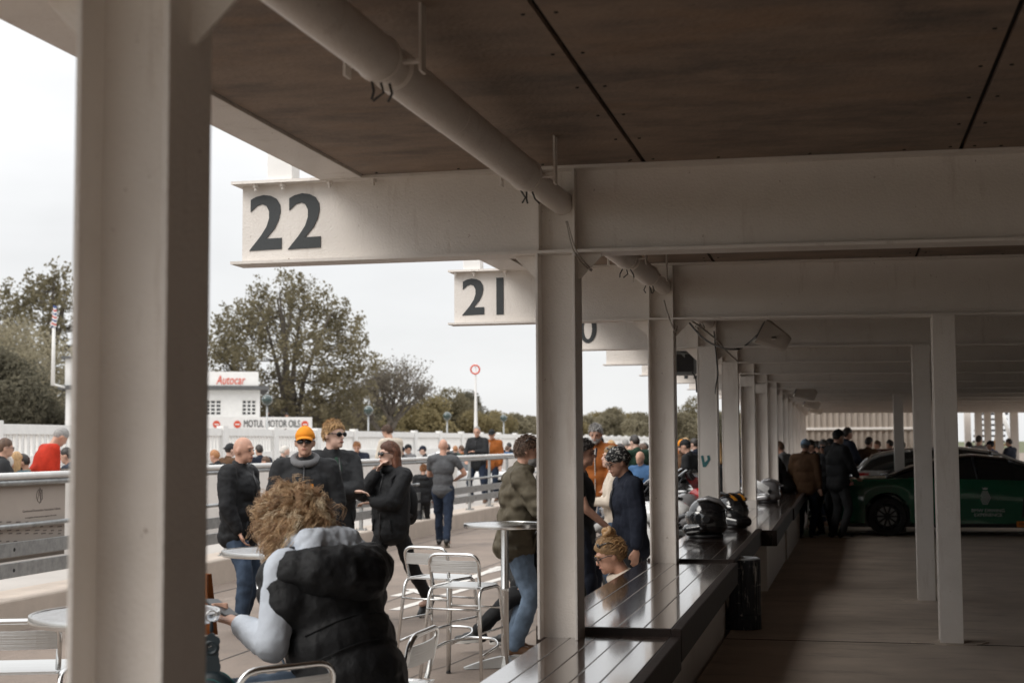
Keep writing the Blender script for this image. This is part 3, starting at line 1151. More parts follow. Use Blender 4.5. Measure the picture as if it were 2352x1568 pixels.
zs0, zs1 = zat(897, 60), zat(864, 60)
bbox((sa, -.25, zr + .161), (sb, .1, zs1), 'sign_box', WHITE, sg)
MT = BM @ Matrix.Translation((ux(496), -.262, zat(891, 60))) @ Matrix.Rotation(PI / 2, 4, 'X')
text('lettering', 'Autocar', .50, MT, RED, sg, shear=.25, ext=.01, off=.0, xs=.66)
# long sign board in front
MSG = thing('advertising_board', 'long white board lettered MOTUL MOTOR OILS with red roundels', 'sign', G(600, 50, 2.0, 975))
mo, me_ = G(440, 50.0, 0, 975), G(717, 52.0, 0, 975)
mu = (me_ - mo)
mL = mu.length
mu.normalize()
mn = Vector((-mu.y, mu.x, 0))
MM = Matrix(((mu.x, mn.x, 0, mo.x), (mu.y, mn.y, 0, mo.y), (0, 0, 1, 0), (0, 0, 0, 1)))
mz0, mz1 = P(600, 994, 51).z, P(600, 957, 51).z
b = MB()
b.box((0, 0, mz0), (mL, .12, mz1), MM)
b.build('board', WHITE, MSG, world=True)
b = MB()
b.box((0.05, .01, -.05), (.2, .11, mz0 - .001), MM)
b.box((mL - .2, .01, -.05), (mL - .05, .11, mz0 - .001), MM)
b.build('leg', WHITE, MSG, world=True)
BLK = mat('sign_black', (.03, .03, .03), .5)
def mu_x(px):
    v = ray(px, 975)
    t = (mo - CAM).dot(mn) / v.dot(mn)
    return (CAM + v * t - mo).dot(mu)
text('lettering', 'MOTUL MOTOR OILS', .36, MM @ Matrix.Translation((mu_x(559), -.012, P(600, 980, 51).z)) @ Matrix.Rotation(PI / 2, 4, 'X'), BLK, MSG, ext=.006, xs=.62, sp=.98)
for px in (497, 545, 700):
    b = MB()
    c = MM @ Vector((mu_x(px), -.01, P(600, 974, 51).z))
    M = Matrix.Translation(c) @ MM.to_3x3().to_4x4() @ Matrix.Rotation(PI / 2, 4, 'X')
    b.lathe([(.001, 0), (.13, 0), (.13, .012), (.001, .012)], n=20, M=M)
    b.build('roundel', RED, MSG, world=True)
    b = MB()
    b.box((-.08, -.02, .013), (.08, .02, .02), M)
    b.build('roundel_bar', WHITE, MSG, world=True)

# ring sign on tall pole, flag pole, globe mirrors
p = G(1093, 44, 0, 1000)
th = thing('ring_sign', 'red ring sign on a tall thin white pole', 'sign', p)
zt = P(1093, 834, 44).z
b = MB()
b.tube([(p.x, p.y, 0), (p.x, p.y, P(1093, 975, 44).z), (p.x, p.y, P(1093, 870, 44).z), (p.x, p.y, zt)], [.06, .055, .028, .02], 10)
b.build('pole', WHITE, th, smooth=True, world=True)
b = MB()
b.torus((p.x, p.y - .06, P(1093, 848, 44).z), .135, .022, Matrix.Rotation(PI / 2, 4, 'X'), 32, 8)
M0 = b
b2 = MB()
c = Vector((p.x, p.y - .06, P(1093, 848, 44).z))
b2.torus((0, 0, 0), .135, .024, Matrix.Translation(c) @ Matrix.Rotation(YAW, 4, 'Z') @ Matrix.Rotation(PI / 2, 4, 'X'), 32, 8)
b2.build('ring', RED, th, smooth=True, world=True)
DG = mat('dark_green_globe', (0.012, 0.035, 0.03), .08, coat=1.0)
for px, py, r_, lab in ((613, 918, 12.5, 'glossy dark green globe on a thin post by the white building'), (846, 942, 11, 'glossy dark green globe lamp before the bare tree'), (1027, 955, 9.5, 'glossy dark green globe lamp left of the ring sign'), (1157, 960, 8, 'smallest dark green globe lamp, right of the ring sign')):
    d = .30 * FPX / r_ * 0.62
    p = G(px, d, 0, 1000)
    zc = P(px, py, d).z
    rad = r_ * d / FPX
    th = thing('globe_lamp', lab, 'lamp post', p, group='globe lamps along the track')
    b = MB()
    b.cyl((p.x, p.y, 0), (p.x, p.y, zc - rad * .4), .035, n=8)
    b.build('post', GALV, th, smooth=True, world=True)
    b = MB()
    b.ell((p.x, p.y, zc), (rad, rad, rad), n=24, k=14)
    b.build('globe', DG, th, smooth=True, world=True)
p = G(121, 52, 0, 900)
th = thing('flag_pole', 'white flag pole fixed to the building with a drooping blue and red flag', 'flag pole', p)
b = MB()
b.tube([(p.x, p.y, P(121, 885, 52).z), (p.x, p.y, P(121, 712, 52).z)], [.075, .055], 10)
b.tube([(p.x, p.y, P(121, 885, 52).z + .05), Vector(bo) + Vector((0, 0, P(121, 885, 52).z + .05))], .04, 8)
b.build('pole', WHITE, th, smooth=True, world=True)
FL = [mat('flag_blue', (.05, .08, .22), .8), mat('flag_red', (.55, .06, .04), .8), mat('flag_white', (.75, .75, .75), .8)]
b = MB()
rings = []
for i in range(13):
    t = i / 12
    z = P(121, 712, 52).z + .15 - t * .75
    rings.append([(p.x + .07 + (.06 + .03 * math.sin(5 * t + q)) * math.cos(q * 1.05) * (.6 + .6 * t), p.y - .08 + .10 * math.sin(q * 1.05 + t), z + .04 * math.sin(q * 2)) for q in range(6)])
n0 = len(b.f)
b.loft(rings)
b.m = [(0, 0, 1, 0, 2, 0, 1, 1, 0, 0, 2, 1)[(k // 6 + k // 3) % 12] if k < 72 else 0 for k in range(len(b.f))]
b.build('flag', FL, th, smooth=True, world=True)
# ================================================================== VEGETATION
def leafmesh(name, pts, size, mt, seed, flat=0.35):
    """many leaf-sized quads at the given points"""
    g = np.random.default_rng(seed)
    n = len(pts)
    pts = np.asarray(pts)
    a = g.normal(size=(n, 3)); a /= np.linalg.norm(a, axis=1)[:, None]
    b_ = g.normal(size=(n, 3)); b_ -= a * (a * b_).sum(1)[:, None]; b_ /= np.linalg.norm(b_, axis=1)[:, None]
    s = size * g.uniform(.55, 1.25, n)[:, None]
    v = np.empty((n, 4, 3))
    v[:, 0] = pts - a * s * .5
    v[:, 1] = pts + b_ * s * .32
    v[:, 2] = pts + a * s * .5
    v[:, 3] = pts - b_ * s * .32
    me = bpy.data.meshes.new(name)
    me.vertices.add(n * 4)
    me.vertices.foreach_set('co', v.reshape(-1))
    me.loops.add(n * 4)
    me.loops.foreach_set('vertex_index', np.arange(n * 4))
    me.polygons.add(n)
    me.polygons.foreach_set('loop_start', np.arange(0, n * 4, 4))
    me.polygons.foreach_set('loop_total', np.full(n, 4))
    me.materials.append(mt)
    me.update()
    return me
def leafmat(name, c0, c1):
    m = mat(name, c1, .7, var2=c0, vscale=.9, spec=.2)
    n = m.node_tree.nodes; l = m.node_tree.links
    out = n['Material Output']
    tr = n.new('ShaderNodeBsdfTranslucent')
    b = n['Principled BSDF']
    l.new(b.inputs['Base Color'].links[0].from_socket, tr.inputs[0])
    mx = n.new('ShaderNodeMixShader')
    mx.inputs[0].default_value = .5
    l.new(b.outputs[0], mx.inputs[1]); l.new(tr.outputs[0], mx.inputs[2])
    l.new(mx.outputs[0], out.inputs[0])
    return m
LF_OLIVE = leafmat('olive_autumn_leaf', (.13, .112, .068), (.27, .235, .15))
LF_GREEN = leafmat('grey_green_leaf', (.17, .15, .10), (.35, .31, .215))
LF_DARK = leafmat('dark_conifer_leaf', (.085, .08, .058), (.21, .19, .135))
LF_YELLOW = leafmat('yellow_green_leaf', (.16, .135, .07), (.34, .28, .15))
LF_BARE = leafmat('sparse_twig_leaf', (.12, .105, .08), (.24, .21, .165))
BARK = mat('grey_brown_bark', (.10, .085, .07), .9, var=.3, vscale=8)
def make_tree(seed, H, crown_w, levels=4, trunk_r=.3, leafn=9000, leaf=.28, spread=.55, fork=.16, clump=.55, mt=LF_OLIVE, pad=.0):
    """branching skeleton; leaves in clumps along the outer twigs"""
    r = random.Random(seed)
    wood = MB()
    tips = []
    def grow(p, d, L, rad, lv):
        n = 4
        path = [p]
        q = Vector(p)
        dd = Vector(d)
        for i in range(n):
            dd = (dd + Vector((r.gauss(0, .10), r.gauss(0, .10), r.gauss(.04, .06)))).normalized()
            q = q + dd * (L / n)
            path.append(q.copy())
            if lv >= levels - 2 and i >= 1:
                tips.append((q.copy(), lv))
        wood.tube(path, [rad * (1 - .5 * i / n) for i in range(n + 1)], 5 if lv > 1 else 8)
        if lv >= levels:
            tips.append((q.copy(), lv)); return
        k = r.choice((3, 3, 4)) if lv < 2 else r.choice((2, 3))
        for j in range(k):
            ang = 2 * PI * (j + r.random() * .7) / k
            side = dd.orthogonal().normalized()
            side = Matrix.Rotation(ang, 3, dd) @ side
            nd_ = (dd * (1 - spread * r.uniform(.6, 1.1)) + side * spread * r.uniform(.7, 1.2) + Vector((0, 0, .18))).normalized()
            grow(path[-1 - (j % 2 if lv else 0)], nd_, L * r.uniform(.68, .86), rad * .52, lv + 1)
        if lv > 0:
            grow(path[-1], dd, L * .75, rad * .5, lv + 1)
    grow(Vector((0, 0, 0)), Vector((0, 0, 1)), H * fork, trunk_r, 0)
    P_ = np.array([t[0] for t in tips])
    top = P_[:, 2].max()
    ext = max(np.percentile(np.abs(P_[:, 0]), 97), np.percentile(np.abs(P_[:, 1]), 97))
    sx, sz = crown_w / 2 / ext, H * .97 / top
    g = np.random.default_rng(seed)
    idx = g.integers(0, len(P_), leafn)
    pts = P_[idx] * np.array([sx, sx, sz]) + g.normal(size=(leafn, 3)) * clump * np.array([.6, .6, .6])
    wood.v = [(x * sx, y * sx, z * sz) for x, y, z in wood.v]
    return wood.mesh('trunk', BARK, True), leafmesh('crown', pts, leaf, mt, seed)
def place_tree(name, meshes, pos, lab, sc=1.0, rz=0.0, group=None, cat='tree'):
    th = thing(name, lab, cat, pos, rz, group, sc)
    link('trunk', meshes[0], th)
    link('crown', meshes[1], th)
    return th
# vase shaped tree: limbs fan out from a short trunk, leaf sprays sit in an egg-shaped crown with gaps
def vase_tree(seed, H, W, sprays, per, leaf, mt, base=.10, limbs=9, trunk_r=.34, low=.12):
    r = random.Random(seed)
    g = np.random.default_rng(seed)
    wood = MB()
    tops = []
    wood.tube([(0, 0, 0), (.05, .02, H * base * .5), (0, 0, H * base)], [trunk_r * 1.25, trunk_r, trunk_r * .95], 9)
    for k in range(limbs):
        a = 2 * PI * k / limbs + r.uniform(-.3, .3)
        sp_ = r.uniform(.25, 1.0) if k else .05
        e = Vector((math.cos(a) * W * .40 * sp_, math.sin(a) * W * .40 * sp_, H * (.93 - .36 * sp_ * sp_)))
        p0 = Vector((math.cos(a) * .15, math.sin(a) * .15, H * base * .9))
        path = []
        for i in range(9):
            t = i / 8
            q = p0.lerp(e, t) + Vector((-math.cos(a), -math.sin(a), .4)) * (W * .045 * math.sin(PI * t)) + Vector((r.gauss(0, .1), r.gauss(0, .1), 0)) * (t * (1 - t) * 3)
            path.append(q)
        wood.tube(path, [trunk_r * .52 * (1 - .85 * i / 8) + .02 for i in range(9)], 6)
        tops += [(path[i], trunk_r * .4 * (1 - .85 * i / 8)) for i in range(2, 9)]
    cs = []
    tries = 0
    while len(cs) < sprays and tries < 20000:
        tries += 1
        v = Vector((r.gauss(0, 1), r.gauss(0, 1), r.gauss(0, 1))).normalized() * r.uniform(.35, 1.0) ** .5
        z = H * (.54 + .46 * v.z)
        if z < H * low:
            continue
        wz = 1.0 if v.z < .1 else 1 - .12 * v.z
        c = Vector((v.x * W / 2 * wz, v.y * W / 2 * wz, z)) * 1.0
        if mnoise.noise(c * .42 + Vector((seed, 0, 0))) < -.16:
            continue
        if any((c - q).length < .42 for q in cs):
            continue
        cs.append(c)
    pts = []
    for c in cs:
        q, rad = min(tops, key=lambda t_: (t_[0] - c).length + max(0, t_[0].z - c.z) * 2)
        mid = q.lerp(c, .55) + Vector((0, 0, -.12))
        wood.tube([q, mid, c], [max(.022, rad * .35), .022, .010], 4)
        n = int(per * r.uniform(.5, 1.3))
        up_ = Vector((c.x * .5, c.y * .5, (c.z - H * .35))).normalized()
        t = g.uniform(-.5, .9, n)
        sc_ = r.uniform(.7, 1.25)
        cl = np.array(c)[None, :] + np.array(up_)[None, :] * (t * .62 * sc_)[:, None] + g.normal(size=(n, 3)) * (.20 * sc_ * (1.15 - np.abs(t) * .75))[:, None]
        pts.append(cl)
    return wood.mesh('trunk', BARK, True), leafmesh('crown', np.concatenate(pts), leaf, mt, seed)
t_big = vase_tree(11, 10.9, 9.6, 470, 60, .20, LF_OLIVE)
place_tree('broadleaf_tree', t_big, G(664, 78, 0, 960), 'tall airy olive-brown tree behind the white building, sky showing through', 1.0, .6)
t_left = vase_tree(5, 11.6, 9.0, 370, 58, .22, LF_OLIVE)
place_tree('broadleaf_tree', t_left, G(112, 84, 0, 960), 'tall thin-topped tree behind the flag pole', 1.04, 1.2)
# bushy pale trees at left
def bushmesh(seed, W, H, n, leaf, mt, lumps=26):
    g = np.random.default_rng(seed)
    cs = []
    for k in range(lumps):
        a = g.uniform(0, 2 * PI); rr_ = g.uniform(0, 1) ** .6; z = g.uniform(.12, 1)
        prof = math.sin(min(1, z * .85 + .18) * PI) ** .7 if z > .3 else .95
        cs.append((math.cos(a) * rr_ * W / 2 * prof, math.sin(a) * rr_ * W / 2 * prof, z * H * .9, g.uniform(.13, .24) * min(W, H)))
    pts = []
    per = n // lumps
    for x, y, z, r_ in cs:
        v = g.normal(size=(per, 3)); v /= np.linalg.norm(v, axis=1)[:, None]
        rad = r_ * g.uniform(.55, 1.05, per) ** .5
        pts.append(np.array([x, y, z]) + v * rad[:, None] * np.array([1, 1, .9]))
    pts = np.concatenate(pts)
    pts = pts[pts[:, 2] > 0.05]
    wood = MB()
    rr_ = random.Random(seed)
    for k in range(5):
        c = cs[rr_.randrange(len(cs))]
        wood.tube([(0, 0, 0), (c[0] * .3, c[1] * .3, c[2] * .5), (c[0], c[1], c[2])], [.16, .1, .03], 5)
    return wood.mesh('trunk', BARK, True), leafmesh('crown', pts, leaf, mt, seed)
bm1 = bushmesh(3, 7.5, 8.5, 20000, .19, leafmat('pale_willow_leaf', (.23, .205, .145), (.44, .395, .285)), 52)
bm2 = bushmesh(4, 6.5, 6.0, 18000, .19, LF_DARK, 48)
bm3 = bushmesh(6, 7.0, 5.0, 14000, .22, LF_YELLOW, 46)
bm4 = bushmesh(8, 8.0, 4.6, 13000, .24, LF_GREEN, 46)
bm5 = bushmesh(9, 6.5, 5.4, 14000, .20, LF_OLIVE, 46)
place_tree('bushy_tree', bm1, G(34, 66, 0, 960), 'pale bushy tree left of the flag pole', .94, 0)
place_tree('bushy_tree', bm2, G(-15, 60, 0, 960), 'dark low bushy tree at the frame edge below the pale one', .95, 1)
place_tree('bushy_tree', bm2, G(95, 61, 0, 960), 'dark bush beside the foot of the flag pole', .62, 2)
place_tree('bushy_tree', bm5, G(520, 74, 0, 960), 'olive bush hidden behind the script roof sign', .8, 2)
# thin bare tree
t_bare = make_tree(21, 8.5, 7.5, 5, .25, 4200, .20, .5, .16, .5, LF_BARE)
place_tree('bare_tree', t_bare, G(885, 92, 0, 960), 'nearly leafless grey tree beside the big olive tree', .88, .3)
t_bare2 = make_tree(23, 8.0, 7.5, 5, .25, 3000, .2, .5, .16, .5, LF_BARE)
place_tree('bare_tree', t_bare2, G(770, 96, 0, 960), 'leafless tree half behind the right side of the big olive tree', .62, .3)
hedge = [(560, 96, bm5, .75), (640, 100, bm2, .8), (705, 96, bm5, .7), (760, 98, bm2, .72), (820, 104, bm5, .8), (880, 108, bm2, .8), (930, 110, bm5, .82), (985, 106, bm3, 1.02), (1035, 108, bm5, 1.0), (1075, 112, bm2, .92), (1095, 106, bm3, .80), (1135, 118, bm3, .86), (1180, 122, bm4, .88), (1222, 128, bm4, .86), (1265, 134, bm4, .8), (1310, 140, bm3, .8)]
desc = ['dark hedge tree', 'olive hedge tree', 'yellowing bush', 'grey-green bush']
for k, (px, d, bmm, sc) in enumerate(hedge):
    near_ = ['behind the script sign', 'behind the lettered board', 'below the big tree', 'right of the big tree foot', 'under the bare tree', 'behind the bare tree', 'right of the bare tree', 'with the tallest crest left of the ring sign', 'behind the middle green globe', 'just left of the ring sign pole', 'at the ring sign pole', 'right of the ring sign pole', 'behind the smallest green globe', 'beside the post under beam 22', 'hidden by the post under beam 22', 'past the post under beam 22'][k]
    nmk = {id(bm2): 'dark hedge tree ', id(bm3): 'yellowing bushy tree ', id(bm4): 'grey-green bushy tree ', id(bm5): 'olive bushy tree '}[id(bmm)]
    place_tree('hedge_tree', bmm, G(px, d, 0, 960), nmk + near_, sc, k * 1.3, 'hedge trees beyond the track')
far = [(1345, 150, bm4, .95), (1375, 158, bm3, 1.0), (1405, 150, bm4, 1.12), (1440, 165, bm3, 1.0), (1470, 158, bm4, 1.05), (1500, 165, bm2, .8), (1535, 160, bm5, .95), (1570, 160, bm4, 1.05), (1600, 168, bm5, 1.2), (1632, 165, bm2, .9), (1655, 172, bm4, 1.1), (1690, 170, bm3, 1.05), (1725, 176, bm4, 1.0)]
for k, (px, d, bmm, sc) in enumerate(far):
    place_tree('far_tree', bmm, G(px, d, -.02, 960), ['pale', 'yellowish', 'rounded pale', 'yellow-green', 'tall pale', 'dark', 'olive', 'light', 'tallest olive', 'dark olive', 'grey-green', 'mustard', 'last pale'][k] + ' far tree ' + ('between the posts under beams 22 and 21' if k < 5 else 'between the second and the teal marked post' if k < 8 else 'beyond the teal marked post'), sc, k * .9, 'far trees on the skyline')

# ================================================================== OBJECTS
# ---- aluminium bar stools
def rounded(pts, rad=.06, n=5):
    pts = [Vector(p) for p in pts]
    out = [pts[0]]
    for i in range(1, len(pts) - 1):
        a, p, c = pts[i - 1], pts[i], pts[i + 1]
        u = (a - p); v = (c - p)
        k = min(rad, u.length * .45, v.length * .45)
        u.normalize(); v.normalize()
        for j in range(n + 1):
            t = j / n
            out.append((p + u * k) * (1 - t) ** 2 + p * 2 * t * (1 - t) + (p + v * k) * t * t)
    out.append(pts[-1])
    return out
RIBALU = mat('ribbed_aluminium', (.62, .62, .61), .38, 1.0, var=.06, vscale=20, bump=.25, bscale=14, stretch=(.05, 1, 14))
def make_stool():
    th = thing('bar_stool', 'x', 'bar stool', (0, 0, 0), group='aluminium bar stools')
    W, D, S = .19, .19, .66
    for s in (-1, 1):
        b = MB()
        b.tube(rounded([(s * .235, D + .05, 0.012), (s * W, D - .01, S), (s * W, -D + .01, S), (s * .235, -D - .06, 0.012)], .07), .0125, 10)
        b.build('leg_frame', ALU, th, smooth=True)
        for y in (D + .05, -D - .06):
            b = MB()
            b.cyl((s * .235, y, 0), (s * .235, y, .014), .015, n=10)
            b.build('foot_cap', BLACKP, th)
    b = MB()
    b.tube(rounded([(-W + .012, -D + .04, S + .02), (-W - .005, -D - .01, .90), (W + .005, -D - .01, .90), (W - .012, -D + .04, S + .02)], .085, 7), .0125, 10)
    b.build('back_hoop', ALU, th, smooth=True)
    b = MB()
    rings = []
    for i in range(9):
        t = i / 8 * 2 - 1
        x = t * (W - .008)
        yb = -D + .012 - .018 * (1 - t * t)
        rings.append([(x, yb, .775), (x, yb - .004, .858), (x, yb - .010, .858), (x, yb - .006, .775)])
    b.loft(rings)
    b.build('back_slat', RIBALU, th)
    b = MB()
    rings = []
    for i in range(7):
        t = i / 6 * 2 - 1
        y = t * (D - .005)
        z = S + .004 + .012 * t * t
        rings.append([(-W + .014, y, z), (W - .014, y, z), (W - .014, y, z - .012), (-W + .014, y, z - .012)])
    b.loft(rings)
    b.build('seat', RIBALU, th)
    for y0, z in ((D + .0, .50), (-D - .015, .52)):
        b = MB()
        b.cyl((-.203, y0, z), (.203, y0, z), .008, n=8)
        b.build('stretcher', ALU, th, smooth=True)
    b = MB()
    b.tube(rounded([(-.215, -.21, .20), (-.215, .12, .24), (-.10, .30, .26), (.10, .30, .26), (.215, .12, .24), (.215, -.21, .20)], .08), .0115, 10)
    b.build('foot_rail', ALU, th, smooth=True)
    for s in (-1, 1):
        b = MB()
        b.cyl((s * .208, -.20, .36), (s * .208, .20, .36), .008, n=8)
        b.build('side_rail', ALU, th, smooth=True)
    return th
stool = make_stool()
def wyaw(face):
    return YAW + R(face)
spots = [(1068, 10.1, -22, 'aluminium bar stool standing empty in front of the tall round table'),
         (1010, 10.75, -30, 'aluminium bar stool just behind and left of the other empty one'),
         (600, 5.15, 38, 'aluminium bar stool whose back hoop cuts the bottom frame edge'),
         (872, 5.95, 76, 'aluminium bar stool the curly-haired person sits on, its tilted back showing'),
         (58, 6.5, 6, 'aluminium bar stool left of the nearest post, beside the hammered table'),
         (1893, 26.5, 160, 'aluminium bar stool deep in the garage behind the sky-blue cap')]
for k, (px, d, face, lab) in enumerate(spots):
    p = G(px, d, 0, 1500)
    if k == 5:
        p.z = floor_z(p.y)
    if k == 0:
        stool.location = p; stool.rotation_euler = (0, 0, wyaw(face)); stool['label'] = lab
    else:
        dup(stool, p, wyaw(face), lab)
# ---- round bar tables
HAM = mat('hammered_table_top', (.62, .62, .62), .2, 1.0, var=.15, vscale=30, bump=.5, bscale=60)
def bar_table(px, d, lab, rad=.33, h=1.06, rz=0):
    p = G(px, d, 0, 1400)
    th = thing('bar_table', lab, 'table', p, rz, 'round aluminium bar tables')
    b = MB()
    b.lathe([(.002, h), (rad - .012, h), (rad - .012, h - .012), (.002, h - .012)], n=48)
    b.build('table_top', HAM, th)
    b = MB()
    b.lathe([(rad - .012, h - .028), (rad, h - .028), (rad + .003, h - .012), (rad, h + .003), (rad - .010, h + .003), (rad - .012, h - .004)], n=48)
    b.f = b.f[:-2]; b.m = b.m[:-2]
    b.build('rim', ALU, th, smooth='auto')
    b = MB()
    b.lathe([(.03, .08), (.03, .56), (.033, .565), (.033, .59), (.03, .595), (.03, h - .04), (.06, h - .03), (.06, h - .013)], n=20)
    b.build('pole', ALU, th, smooth='auto')
    for k in range(4):
        b = MB()
        M = Matrix.Rotation(PI / 2 * k + .5, 4, 'Z')
        rings = []
        for t in range(6):
            x = .02 + .30 * t / 5
            z = .085 - .07 * (t / 5) ** 1.4
            w_ = .045 - .015 * t / 5
            rings.append([M @ Vector((x, -w_, 0.0 + .004)), M @ Vector((x, w_, .004)), M @ Vector((x, w_ * .5, z)), M @ Vector((x, -w_ * .5, z))])
        b.loft(rings)
        b.build('foot', RIBALU, th, smooth='auto')
    return th
bar_table(1160, 10.7, 'tall round table with a bright pole beside the quilted jacket man', .31, 1.07)
bar_table(289, 5.3, 'round table with a hammered metal top, half hidden behind the nearest post', .345, 1.055)
bar_table(640, 8.3, 'round table behind the curly-haired person, its rim showing at the bald man', .33, 1.06)

# ---- litter bin
p = PY(1806 - 0, 1447, 9.6)
p = G(1806 + 0, 12.0, 0, 1440)
q = PZ(1704, 1445, floor_z(11.3))
th = thing('litter_bin', 'black ribbed bin with worn white scuffs by the bench end', 'bin', (q.x, q.y, floor_z(q.y)))
BINM = mat('scuffed_black_bin', (.015, .02, .028), .4, var=.3, vscale=8)
mix_dirt(BINM, (.55, .53, .5), 16, .57, .63, (1, 1, .22), .85)
mix_dirt(BINM, (.5, .48, .45), 9, .62, .66, (.4, .4, 3), .7)
dd = (q - CAM).length
br = 42 * dd / FPX
bh = 150 * dd / FPX
b = MB()
rings = []
for z in (0, .03, .035, .10, .105, bh * .28, bh * .285, bh - .02, bh):
    k_ = 1.0 if z in (0, .035, .10) else 1.0
    rings.append([((br * k_ + (.004 if j % 2 else 0)) * math.cos(2 * PI * j / 56), (br * k_ + (.004 if j % 2 else 0)) * math.sin(2 * PI * j / 56), z) for j in range(56)])
b.loft(rings)
b.build('drum', BINM, th)
b = MB()
b.torus((0, 0, bh), br * .98, .010, None, 32, 8)
b.build('rim', MATS['scuffed_black_bin'], th, smooth=True)
b = MB()
b.torus((0, 0, bh * .22), br * 1.01, .007, None, 32, 6)
b.build('hoop', MATS['scuffed_black_bin'], th, smooth=True)
b = MB()
b.lathe([(br * .99, bh - .02), (br * 1.02, bh + .012), (br * .9, bh + .02), (br * .8, bh - .05), (br * .1, bh - .12)], n=28)
b.build('liner', mat('grey_bin_liner', (.35, .36, .37), .35, bump=.6, bscale=25), th, smooth=True)

# ---- helmets
def remesh_obj(o, vox, smooth=2, disp=None, dec=None):
    m = o.modifiers.new('remesh', 'REMESH')
    m.mode = 'VOXEL'
    m.voxel_size = vox
    m.use_smooth_shade = True
    if smooth:
        s = o.modifiers.new('smooth', 'SMOOTH')
        s.factor = .5
        s.iterations = smooth
    if disp:
        st_, size, kind = disp
        key = '%s_%.3f' % (kind, size)
        t = bpy.data.textures.get(key)
        if t is None:
            t = bpy.data.textures.new(key, 'CLOUDS')
            t.noise_scale = size
            t.noise_depth = 2
        d_ = o.modifiers.new('folds', 'DISPLACE')
        d_.texture = t
        d_.strength = st_
        d_.mid_level = .5
        d_.texture_coords = 'LOCAL'
    return o
HELB = mat('gloss_black_shell', (.014, .014, .016), .12, coat=.8, var=.1)
VIS = mat('smoked_visor', (.03, .032, .035), .05, coat=1.0, spec=.8)
SIL = mat('silver_paint', (.38, .38, .39), .25, .5, var=.08)
ORG = mat('orange_stripe', (.75, .30, .02), .35, coat=.5)
WHTR = mat('white_trim', (.72, .72, .71), .3)
def helmet(loc, rz, sc, shell, lab, visor=VIS, stripe=None, trim=WHTR, openv=False):
    th = thing('motorcycle_helmet', lab, 'helmet', loc, rz, 'helmets left on the benches', sc)
    b = MB()
    b.ell((0, -.01, .155), (.118, .142, .135), n=20, k=14)
    b.ell((0, -.03, .09), (.112, .13, .09), n=18, k=10)
    b.capsule((-.085, .03, .07), (-.045, .128, .055), .045, .042)
    b.capsule((.085, .03, .07), (.045, .128, .055), .045, .042)
    b.capsule((-.045, .128, .055), (.045, .128, .055), .042, .042)
    o = b.build('shell', shell, th)
    remesh_obj(o, .008, 6)
    # visor band
    b = MB()
    rings = []
    for i in range(17):
        a = R(-88) + R(176) * i / 16
        ring = []
        for z, rr_ in ((.092, 1.02), (.12, 1.045), (.15, 1.04), (.182, 1.01), (.19, .985)):
            kz = math.sqrt(max(0, 1 - ((z - .155) / .16) ** 2))
            ring.append((.122 * rr_ * math.sin(a) * kz, -.01 + .152 * rr_ * math.cos(a) * kz + (.006 if openv else 0), z + (.09 * math.cos(a) if openv else 0)))
        ring += [(x * .97, y * .97, z) for x, y, z in ring[::-1]]
        rings.append(ring)
    b.loft(rings)
    b.build('visor', visor, th, smooth='auto')
    for s in (-1, 1):
        b = MB()
        M = Matrix.Translation((s * .119, -.005, .14)) @ Matrix.Rotation(PI / 2, 4, 'Y')
        b.lathe([(.001, -.008), (.026, -.008), (.024, .008), (.001, .008)], n=18, M=M)
        b.build('visor_pivot', BLACKP, th, smooth='auto')
        b = MB()
        b.tube([(s * .07, .06, .268), (s * .088, -.02, .285), (s * .082, -.10, .262), (s * .06, -.165, .20)], [.006, .014, .014, .005], 8)
        b.build('crest', trim, th, smooth=True)
    b = MB()
    b.tube([(-.07, -.155, .20), (0, -.185, .205), (.07, -.155, .20)], [.006, .012, .006], 8)
    b.build('spoiler', shell, th, smooth=True)
    b = MB()
    b.torus((0, .0, .012), .095, .014, Matrix.Diagonal((1, 1.2, 1, 1)), 26, 8)
    b.build('neck_roll', BLACKP, th, smooth=True)
    for s in (-1, 0, 1):
        b = MB()
        b.box((s * .03 - .012, .166, .052), (s * .03 + .012, .172, .064))
        b.build('chin_vent', BLACKP, th)
    if stripe:
        b = MB()
        for s in (-1, 1):
            rings = []
            for i in range(13):
                a = R(35) + R(110) * i / 12
                w_ = .016
                z = .155 + .139 * math.sin(a)
                y = -.01 + .146 * math.cos(a)
                x = s * .055 * math.sin(a) ** .5
                kx = math.sqrt(max(.2, 1 - (abs(x) / .12) ** 2))
                rings.append([(x - w_, -.01 + (y + .01) * kx, .155 + (z - .155) * kx * 1.015), (x + w_, -.01 + (y + .01) * kx, .155 + (z - .155) * kx * 1.0), (x + w_, -.01 + (y + .01) * kx, .155 + (z - .155) * kx * .95), (x - w_, -.01 + (y + .01) * kx, .155 + (z - .155) * kx * .95)])
            b.loft(rings)
        b.build('stripe', stripe, th, smooth='auto')
    return th
bz = .845
p = PZ(1622, 1233, bz)
helmet((p.x, p.y - .02, bz), wyaw(82), 1.20, HELB, 'black full-face helmet with smoked visor on the third bench', trim=SIL)
p2 = PZ(1668, 1216, bz)
helmet((p2.x + .04, p2.y + .30, bz), wyaw(-150), 1.18, HELB, 'black helmet with an orange stripe resting behind the smoked visor one', stripe=ORG, trim=BLACKP)
p = PY(1764, 1140, 20.4)
helmet((p.x, p.y, .82), wyaw(88), 1.15, SIL, 'silver helmet with raised white visor beside the leaning people', visor=WHTR, openv=True, trim=SIL)

